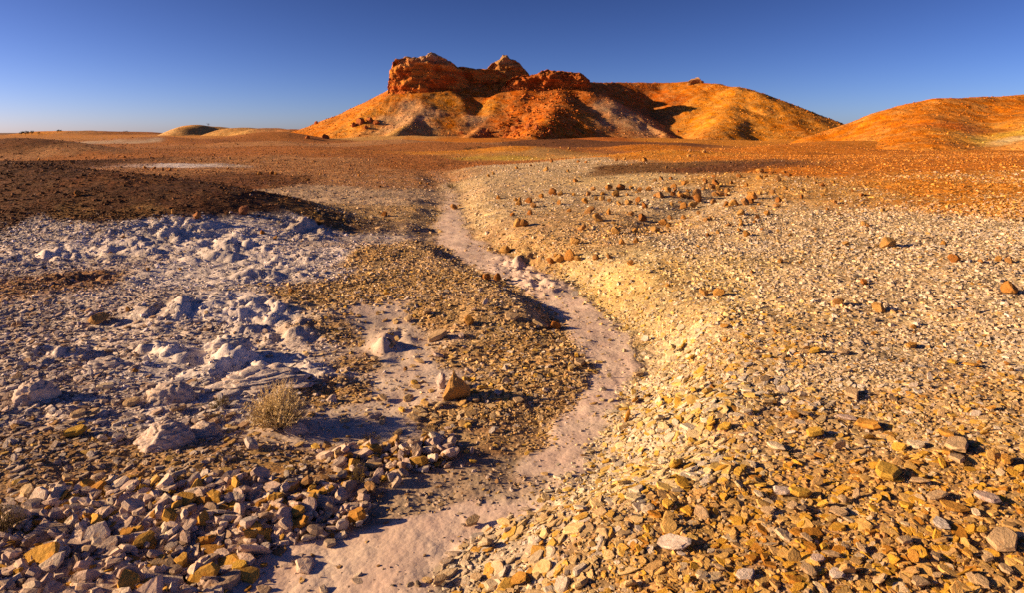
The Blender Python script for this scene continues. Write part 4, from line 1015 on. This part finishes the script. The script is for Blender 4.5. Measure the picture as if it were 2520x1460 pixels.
CHIPS = [cluster_mesh(300 + k, 0.0, 1, 1.0, 1.0, k >= 8) for k in range(14)]
def chips(n, y0, y1, lo, hi):
    x, y, sz, W = cover_points(n, y0, y1, 1, False)
    m = len(x)
    g = W @ ZG.astype(np.float32); pc = pick_colors(W, m)
    col = (.45 * g + .55 * pc) * RNG.uniform(.7, 1.25, (m, 1))
    s = lo * (hi / lo) ** (RNG.random(m) ** 1.6)
    rot = np.stack([RNG.normal(0, .2, m), RNG.normal(0, .2, m), RNG.uniform(0, 6.28, m)], 1)
    return np.stack([x, y, ground_h(x, y)], 1), rot, np.tile(s[:, None], (1, 3)), RNG.integers(0, 14, m), col
Cg = cat([chips(60000, 1.7, 4.6, .006, .018), chips(60000, 4.2, 10.0, .010, .034), chips(80000, 9, 36, .014, .05), chips(40000, 32, 75, .025, .085), chips(18000, 70, 170, .05, .17)])
# bits of grit on the gully floor
def grit(n, y0, y1):
    x, y = wedge(n, y0, y1); k = (floor_mask(x, y) > .4) & (RNG.random(n) < np.clip(.4 + .8 * fbm(x * 2, y * 2, 2, 155), 0.03, 1)); x = x[k]; y = y[k]; m = len(x)
    s = .003 * 5 ** (RNG.random(m) ** 2.2) * np.clip(y / 4, .8, 2)
    return np.stack([x, y, ground_h(x, y)], 1), np.stack([0 * x, 0 * x, RNG.uniform(0, 6.28, m)], 1), np.tile(s[:, None], (1, 3)), RNG.integers(0, 14, m), np.array(G['floor']) * RNG.uniform(.45, 1.0, (m, 1))
Cg = cat([Cg, grit(30000, 1.8, 9)])
scatter('gravel', CHIPS, *Cg, 'fine gravel and chips covering the plain between the flakes', 'gravel')

# rubble on the mesa and the dome
def scree(n, x0, x1, y0, y1, fn, pts, sigma, warp, seed, thr, keys):
    x = RNG.uniform(x0, x1, n); y = RNG.uniform(y0, y1, n)
    z = fn(x, y); g = ground_h(x, y)
    k = (z > g + .05) & (RNG.random(n) < np.clip(.55 + .7 * fbm(x / 6, y / 6, 3, seed + 3), .1, 1)); x = x[k]; y = y[k]; z = z[k]
    c = hill_colors(x, y, pts, sigma, warp, seed)
    c = c * RNG.uniform(.7, 1.25, (len(x), 1))
    rot = RNG.uniform(0, 6.28, (len(x), 3))
    s = (.06 * 5 ** (RNG.random((len(x), 1)) ** 2.6)) * keys
    return np.stack([x, y, z], 1), rot, np.tile(s, (1, 3)), RNG.integers(0, 14, len(x)), c
S = cat([scree(60000, -75, 105, 142, 226, mesa_h, mesa_pts, 7.0, 2.2, 101, 0, 1.0), scree(34000, 32, 125, 48, 110, dome_h, dome_pts, 6.0, 2.0, 111, 0, .55)])
# the red talus fan is the roughest
def fan(n):
    x = RNG.uniform(-14, 26, n); y = RNG.uniform(150, 206, n); z = mesa_h(x, y)
    a = RIDGES3[4][0]; t = np.clip((a[0][1] - y) / (a[0][1] - a[-1][1]), 0, 1); cx = a[0][0] + t * (a[-1][0] - a[0][0])
    k = (z > 0) & (np.abs(x - cx + 3) < 7 + 8 * t); x = x[k]; y = y[k]; z = z[k]
    m = len(x)
    s = .10 * 6 ** (RNG.random((m, 1)) ** 3.0)
    return np.stack([x, y, z], 1), RNG.uniform(0, 6.28, (m, 3)), np.tile(s, (1, 3)), RNG.integers(0, 14, m), np.array(G['redorange']) * RNG.uniform(.6, 1.3, (m, 1))
S = cat([S, fan(7000)])
scatter('scree', CHIPS, *S, 'scree of small rocks on the mesa flanks and the rounded hill', 'scree')

# single large blocks on the mesa flanks
blocks = [(962, 222, 16, 'red block perched below the blocky crag on the skyline'), (905, 232 + 6, 9, 'small block on the skyline of the left mesa flank'), (880, 256, 7, 'tiny block low on the left mesa skyline'), (779, 301, 13, 'dark block on the left end of the mesa skyline'),
          (888, 296, 30, 'largest block of the dark rock pile on the left mesa flank'), (910, 292, 24, 'upper block of the dark rock pile on the left mesa flank'), (925, 300, 18, 'right block of the dark rock pile on the left mesa flank'), (872, 305, 18, 'left block of the dark rock pile on the left mesa flank'), (900, 312, 16, 'bottom block of the dark rock pile on the left mesa flank'),
          (800, 333, 22, 'orange block at the foot of the left mesa flank'), (757, 335, 18, 'dark orange block beside the left foot of the mesa'), (1266, 313, 24, 'tall red block at the foot of the red scree'), (1302, 308, 22, 'middle red block at the foot of the red scree'), (1320, 312, 20, 'right red block at the foot of the red scree'), (1135, 325, 14, 'small red block at the foot of the shaded gully'),
          (1200, 318, 14, 'red block low on the slope below the pointed peak'), (1668, 322, 9, 'small block at the mouth of the shaded hollow'), (1180, 208, 12, 'block under the shaded rock wall'), (1352, 322, 16, 'red block right of the foot of the red scree'), (1245, 330, 14, 'low red block in front of the red scree')]
for i, (px, py, w, lab) in enumerate(blocks):
    h = march(px, py + w * .3, land, 60, 300, 3000)
    if not h: continue
    s = w * h[1] / FOC * .5
    o = link(bpy.data.objects.new('hill_block', BOULD[i % len(BOULD)])); o.scale = (s, s * .9, s * .85); o.rotation_euler = (.2 * i, .3 * i, 1.1 * i)
    o.location = (h[0], h[1], h[2] + s * .3); o.color = (.34, .11, .03, 1)
    tag(o, lab, 'rock', 'blocks fallen on the mesa flanks')

# ------------------------------------------------------------------ plants
def plant_material(name, col, var):
    t = NT(name); oi = t.coord('Object')
    c = val_mul(t, col + (1,), t.rng(t.noise(oi, 22.0, 2), .3, .7, 1 - var, 1 + var))
    t.l.new(c, t.b.inputs['Base Color'])
    return t.m
M_twig = plant_material('dry_twig', (.60, .46, .24), .3)
M_twig_dark = plant_material('dark_twig', (.13, .085, .04), .35)
M_leaf_dry = plant_material('dry_leaf', (.68, .53, .28), .3)
M_leaf_olive = plant_material('olive_leaf', (.20, .15, .05), .35)
M_leaf_green = plant_material('scrub_leaf', (.08, .085, .035), .35)

def tubes(paths):
    """paths: list of (points, r0, r1) -> one three-sided tube mesh"""
    V = []; Fq = []; o = 0
    for pts, r0, r1 in paths:
        pts = np.asarray(pts); n = len(pts)
        for i, p in enumerate(pts):
            d = pts[min(i + 1, n - 1)] - pts[max(i - 1, 0)]; d = d / (np.linalg.norm(d) + 1e-9)
            a = np.cross(d, [.3, .9, .2]); a /= np.linalg.norm(a) + 1e-9; b = np.cross(d, a)
            r = r0 + (r1 - r0) * i / (n - 1)
            for k in range(3): V.append(p + r * (a * math.cos(k * 2.094) + b * math.sin(k * 2.094)))
        for i in range(n - 1):
            for k in range(3):
                k2 = (k + 1) % 3; Fq.append((o + i * 3 + k, o + i * 3 + k2, o + i * 3 + 3 + k2, o + i * 3 + 3 + k))
        o += n * 3
    return np.array(V), np.array(Fq)

def bush(px, py, w, hgt, n, label, mt, ml, seed, name='dry_bush', leafy=6, cat='bush'):
    h = at(px, py); mpp = h[1] / FOC
    W_, H_ = w * mpp, hgt * mpp * 1.05
    rg = np.random.default_rng(seed); stems = []; leaves = []
    for k in range(n):
        a = rg.random() * 6.283; spread = rg.random() ** .6
        lop = 1 + .3 * math.cos(a - seed); tip = np.array([math.cos(a) * spread * W_ * .5 * lop, math.sin(a) * spread * W_ * .5, H_ * (1.0 - .5 * spread ** 2) * rg.uniform(.5, 1.12)])
        base = np.array([math.cos(a), math.sin(a), 0]) * W_ * .06 * rg.random()
        mid = base * .5 + tip * .45 + np.array([math.cos(a), math.sin(a), -.2]) * W_ * .08
        ts = np.linspace(0, 1, 5)[:, None]
        pts = (1 - ts) ** 2 * base + 2 * ts * (1 - ts) * mid + ts ** 2 * tip + rg.normal(0, W_ * .008, (5, 3))
        stems.append((pts, W_ * rg.uniform(.007, .014), W_ * .003))
        for q in range(3):
            i = int(rg.integers(2, 5)); p0 = pts[i]; dirv = (tip - base) / np.linalg.norm(tip - base) + rg.normal(0, .55, 3); dirv[2] = abs(dirv[2])
            p1 = p0 + dirv * W_ * rg.uniform(.05, .13); stems.append(([p0, .5 * (p0 + p1) + rg.normal(0, W_ * .006, 3), p1], W_ * .0045, W_ * .002))
            for e in range(leafy): leaves.append((p0 + (p1 - p0) * rg.random() + rg.normal(0, W_ * .01, 3), rg.normal(size=3)))
        for e in range(leafy): leaves.append((pts[int(rg.integers(2, 5))] + rg.normal(0, W_ * .012, 3), rg.normal(size=3)))
    root = link(bpy.data.objects.new(name, None)); root.empty_display_size = .05
    z = float(ground_h(np.array([h[0]]), np.array([h[1]]))[0])
    root.location = (h[0], h[1], z - .01)
    v, f = tubes(stems); link(bpy.data.objects.new('stems', np_mesh('stems', v, f, mt, True)), root)
    V = []; Fl = []
    for i, (p, d) in enumerate(leaves):
        d = d / np.linalg.norm(d); b = np.cross(d, [0, 0, 1.0]); b = b / (np.linalg.norm(b) + 1e-6); L = W_ * rg.uniform(.018, .034)
        V += [p - b * L * .3, p + d * L, p + b * L * .3, p - d * L * .4]; Fl.append((4 * i, 4 * i + 1, 4 * i + 2, 4 * i + 3))
    link(bpy.data.objects.new('foliage', np_mesh('foliage', np.array(V), np.array(Fl), ml, False)), root)
    tag(root, label, cat, 'low desert shrubs')
    return root, h
LAND['bush'] = bush(688, 1050, 150, 92, 230, 'large twiggy straw-coloured dry bush in front of the white ledge', M_twig, M_leaf_dry, 61, leafy=5)
bush(545, 1003, 62, 30, 60, 'low dark brown dead shrub left of the large dry bush', M_twig_dark, M_leaf_olive, 62)
bush(880, 1188, 52, 66, 80, 'small olive-brown shrub beside the standing slabs at the gully edge', M_twig_dark, M_leaf_olive, 63)
bush(14, 1330, 90, 80, 90, 'dark brown shrub cut by the left picture edge', M_twig_dark, M_leaf_olive, 64)
bush(188, 1462, 80, 52, 30, 'wiry sparse plant at the bottom left corner', M_twig, M_leaf_olive, 65, leafy=3)
bush(915, 1085, 66, 20, 40, 'flat dead brown shrub on the gravel above the standing slabs', M_twig_dark, M_leaf_olive, 66, leafy=2)
bush(530, 1030, 44, 16, 30, 'tiny dark tuft just below the low dead shrub', M_twig_dark, M_leaf_olive, 67)
bush(1112, 462, 34, 12, 40, 'low brown shrub growing in the middle of the gully', M_twig_dark, M_leaf_olive, 68)
bush(1570, 852, 36, 24, 30, 'small dry tuft at the foot of the cream bank', M_twig, M_leaf_dry, 69, leafy=2)
bush(1150, 367, 24, 6, 30, 'dark shrub on the rust plain beyond the gully head', M_twig_dark, M_leaf_green, 70)
bush(1180, 363, 18, 5, 30, 'second dark shrub on the rust plain, nearer the mesa', M_twig_dark, M_leaf_green, 71)

# scattered trees along the far horizon
def tree(px, base_py, d, hpx, wpx, label, seed, bare=False):
    rg = np.random.default_rng(seed)
    x = (px - CX) / FOC * d; zb = CAM_Z - (base_py - CY) / FOC * d; H_ = hpx * d / FOC; W_ = wpx * d / FOC
    root = link(bpy.data.objects.new('tree', None)); root.location = (x, d, zb)
    tr = [(np.array([[0, 0, -.6], [.02 * H_, 0, .25 * H_], [0, .02 * H_, .5 * H_]]), H_ * .05, H_ * .03)]
    lf = []
    for k in range(14):
        a = rg.random() * 6.283; t = rg.uniform(.2, .5); p0 = np.array([0, 0, t * H_]); p1 = np.array([math.cos(a) * W_ * .5 * rg.uniform(.5, 1), math.sin(a) * W_ * .5, H_ * rg.uniform(.6, 1.0)])
        tr.append((np.array([p0, .5 * (p0 + p1) + [0, 0, -.04 * H_], p1]), H_ * .022, H_ * .006))
        for e in range(3 if bare else 26): lf.append(p1 + rg.normal(0, .09 * W_, 3) * (1, 1, .7) - np.array([0, 0, H_ * rg.random() * .25]))
    v, f = tubes(tr); link(bpy.data.objects.new('trunk', np_mesh('trunk', v, f, M_twig_dark, True)), root)
    V = []; Fl = []
    for i, p in enumerate(lf):
        a = rg.normal(size=3); a /= np.linalg.norm(a); b = np.cross(a, [.2, .3, .9]); b /= np.linalg.norm(b); L = W_ * rg.uniform(.05, .1)
        V += [p - a * L, p + b * L * .6, p + a * L, p - b * L * .6]; Fl.append((4 * i, 4 * i + 1, 4 * i + 2, 4 * i + 3))
    link(bpy.data.objects.new('crown', np_mesh('crown', np.array(V), np.array(Fl), M_leaf_green, False)), root)
    tag(root, label, 'tree', 'trees on the far skyline')
TR = [(512, 310, 445, 9, 8, 'lone sparse tree on top of the pale yellow far hill', True), (62, 331, 300, 9, 14, 'broad dark scrub tree on the far left plain'), (78, 331, 305, 11, 8, 'taller scrub tree beside the broad one on the far plain'), (95, 330, 320, 6, 6, 'small round scrub tree right of the taller one'), (52, 331, 310, 6, 8, 'small scrub tree at the left edge of the far tree clump'),
      (145, 324, 560, 5, 9, 'flat scrub tree on the low horizon ridge'), (230, 325, 590, 4, 6, 'tiny scrub tree right of the horizon ridge top'), (296, 327, 610, 4, 5, 'tiny scrub tree left of the horizon tree group'), (309, 327, 610, 5, 8, 'widest scrub tree of the horizon tree group'), (317, 327, 612, 4, 5, 'right scrub tree of the horizon tree group'), (350, 327, 615, 3, 5, 'tiny scrub tree just before the pale yellow hill'), (265, 327, 600, 3, 5, 'faint scrub tree midway along the horizon')]
for i, q in enumerate(TR): tree(q[0], q[1], q[2], q[3], q[4], q[5], 800 + i, len(q) > 6)

# ------------------------------------------------------------------ wording for the many stones
def screen(x, y, z): return CX + FOC * x / y, CY + FOC * (CAM_Z - z) / y
SIZE = lambda px: 'big ' if px > 58 else ('' if px > 30 else 'small ')
def colour_word(c):
    r, g, b = c; k = b / r; l = r + g + b
    if k < .17: return 'yellow' if g / r > .56 else 'orange-brown'
    if k < .34: return 'ochre' if g / r < .62 else 'golden tan'
    if l < .62: return 'dark brown'
    if k < .52: return 'tan'
    if k < .68: return 'cream' if l > 1.25 else 'sandy'
    return 'pale pinkish' if g / r < .84 else 'pale grey'
REG_P = [  # picture boxes named by what is there
    ((0, 1330, 420, 2000), 'on the rubble in the bottom left corner'), ((420, 1330, 760, 2000), 'on rubble beside the gully mouth'), ((0, 1150, 330, 1330), 'on the left rubble above the bottom corner'), ((330, 1150, 620, 1330), 'below the lumpy pale outcrop'),
    ((620, 1190, 770, 1330), 'left of the lower standing stones'), ((750, 1240, 920, 1400), 'in the lower standing row at the gully edge'), ((770, 1060, 1000, 1240), 'in the upper standing row at the gully edge'), ((1000, 1040, 1260, 1240), 'on the gravel beside the gully bend'),
    ((0, 1030, 360, 1150), 'on gravel left of the lumpy pale outcrop'), ((360, 1030, 770, 1190), 'around the lumpy outcrop and dry bush'), ((0, 840, 300, 1030), 'around the rounded pale block'), ((300, 840, 760, 1030), 'around the white mudstone ledge'), ((760, 840, 1030, 1060), 'on bare mudstone left of the pyramid-shaped rock'),
    ((1030, 840, 1460, 1060), 'on the gravel bar around the pyramid-shaped rock'), ((1000, 640, 1460, 840), 'on the upper gravel bar left of the gully'), ((0, 560, 1000, 840), 'on the shaded left slope'), ((900, 1240, 1330, 2000), 'on the pale gully mouth'), ((1330, 1250, 1560, 2000), 'on the rubble right of the gully mouth'),
    ((1440, 640, 1760, 900), 'on the yellow stretch of the right bank'), ((1440, 900, 1640, 1250), 'low on the cream right bank'), ((1640, 900, 1800, 1100), 'high on the cream right bank'), ((1560, 1100, 1840, 1260), 'at the top of the near right bank'), ((1560, 1260, 1840, 2000), 'on bottom rubble right of the bank'),
    ((1840, 1300, 2160, 2000), 'on the bottom rubble left of the corner'), ((2160, 1300, 2600, 2000), 'on the rubble in the bottom right corner'), ((1840, 1130, 2160, 1300), 'on the right rubble above the bottom row'), ((2160, 1130, 2600, 1300), 'on the right rubble by the picture edge'), ((1800, 900, 2160, 1130), 'where the right plain turns to rubble'),
    ((2160, 900, 2600, 1130), 'on the coarse right plain by the edge'), ((1760, 640, 2160, 900), 'on the cream right plain'), ((2160, 640, 2600, 900), 'on the cream right plain by the edge'),
    ((0, 300, 420, 470), 'on the far left plain'), ((420, 300, 760, 470), 'behind the dark mound'), ((760, 300, 1120, 470), 'on the rust plain left of the gully'), ((0, 470, 1000, 600), 'on and below the dark mound'), ((1000, 470, 1200, 640), 'in the upper gully'), ((1120, 300, 1400, 410), 'near the gully head'),
    ((1120, 410, 1300, 470), 'right of the upper gully near the head'), ((1200, 470, 1330, 520), 'on the plain right of the upper gully'), ((1200, 520, 1420, 640), 'on the brown patch right of the gully'), ((1300, 410, 1480, 470), 'left of the main boulder field'), ((1330, 470, 1480, 520), 'on the left flank of the boulder field'),
    ((1480, 410, 1640, 480), 'at the back left of the boulder field'), ((1640, 410, 1760, 460), 'at the back of the boulder field'), ((1760, 410, 1860, 470), 'at the back right of the boulder field'), ((1860, 410, 2100, 470), 'right of the boulder field top'), ((1480, 480, 1640, 540), 'in the left heart of the boulder field'), ((1640, 460, 1740, 500), 'in the crowded heart of the boulder field'),
    ((1640, 500, 1760, 560), 'in the front of the boulder field'), ((1740, 460, 1880, 540), 'in the right heart of the boulder field'), ((1420, 540, 1640, 640), 'in front of the boulder field near the gully'), ((1640, 540, 1880, 640), 'by the shallow wash in front of the boulder field'), ((1880, 470, 2160, 640), 'on the open plain right of the boulder field'),
    ((2160, 300, 2600, 640), 'on the plain below the rounded hill'), ((1400, 300, 2160, 410), 'on the far orange plain before the mesa')]
ORD = ['', 'second', 'third', 'fourth', 'fifth', 'sixth', 'seventh', 'eighth', 'ninth', 'tenth', 'eleventh', 'twelfth', 'thirteenth', 'fourteenth', 'fifteenth', 'sixteenth', 'seventeenth', 'eighteenth']
POSE = {'slab0': 'shale plate lying', 'slab1': 'shale plate tilted', 'slab2': 'shale plate upright'}
buckets = {}
for o, x, y, s, kind, c in THINGS:
    px, py = screen(x, y, o.location.z); w = s * FOC / y
    reg = next((t for (a, b, cc, d), t in REG_P if a <= px < cc and b <= py < d), 'near the picture edge')
    if kind == 'boulder':
        key = ('%s%s boulder %s' % ('big ' if w > 24 else ('' if w > 12 else 'small '), 'rust' if c[0] < .38 else ('tan-brown' if c[0] > .46 else 'brown'), reg))
        grp, ct = 'ironstone boulders scattered on the plain', 'boulder'
    else:
        key = '%s%s %s %s' % (SIZE(w), colour_word(c), POSE[kind], reg); grp, ct = 'shale plates lying on the ground', 'stone'
    buckets.setdefault(key, []).append((px, o, grp, ct))
for key, lst in buckets.items():
    lst.sort(key=lambda q: q[0]); n = len(lst)
    for i, (px, o, grp, ct) in enumerate(lst):
        if n == 1: lab = key
        elif i == 0: lab = 'leftmost ' + key
        elif i == n - 1: lab = 'rightmost ' + key
        else: lab = ORD[min(i, 17)] + '-from-left ' + key
        tag(o, lab, ct, grp)
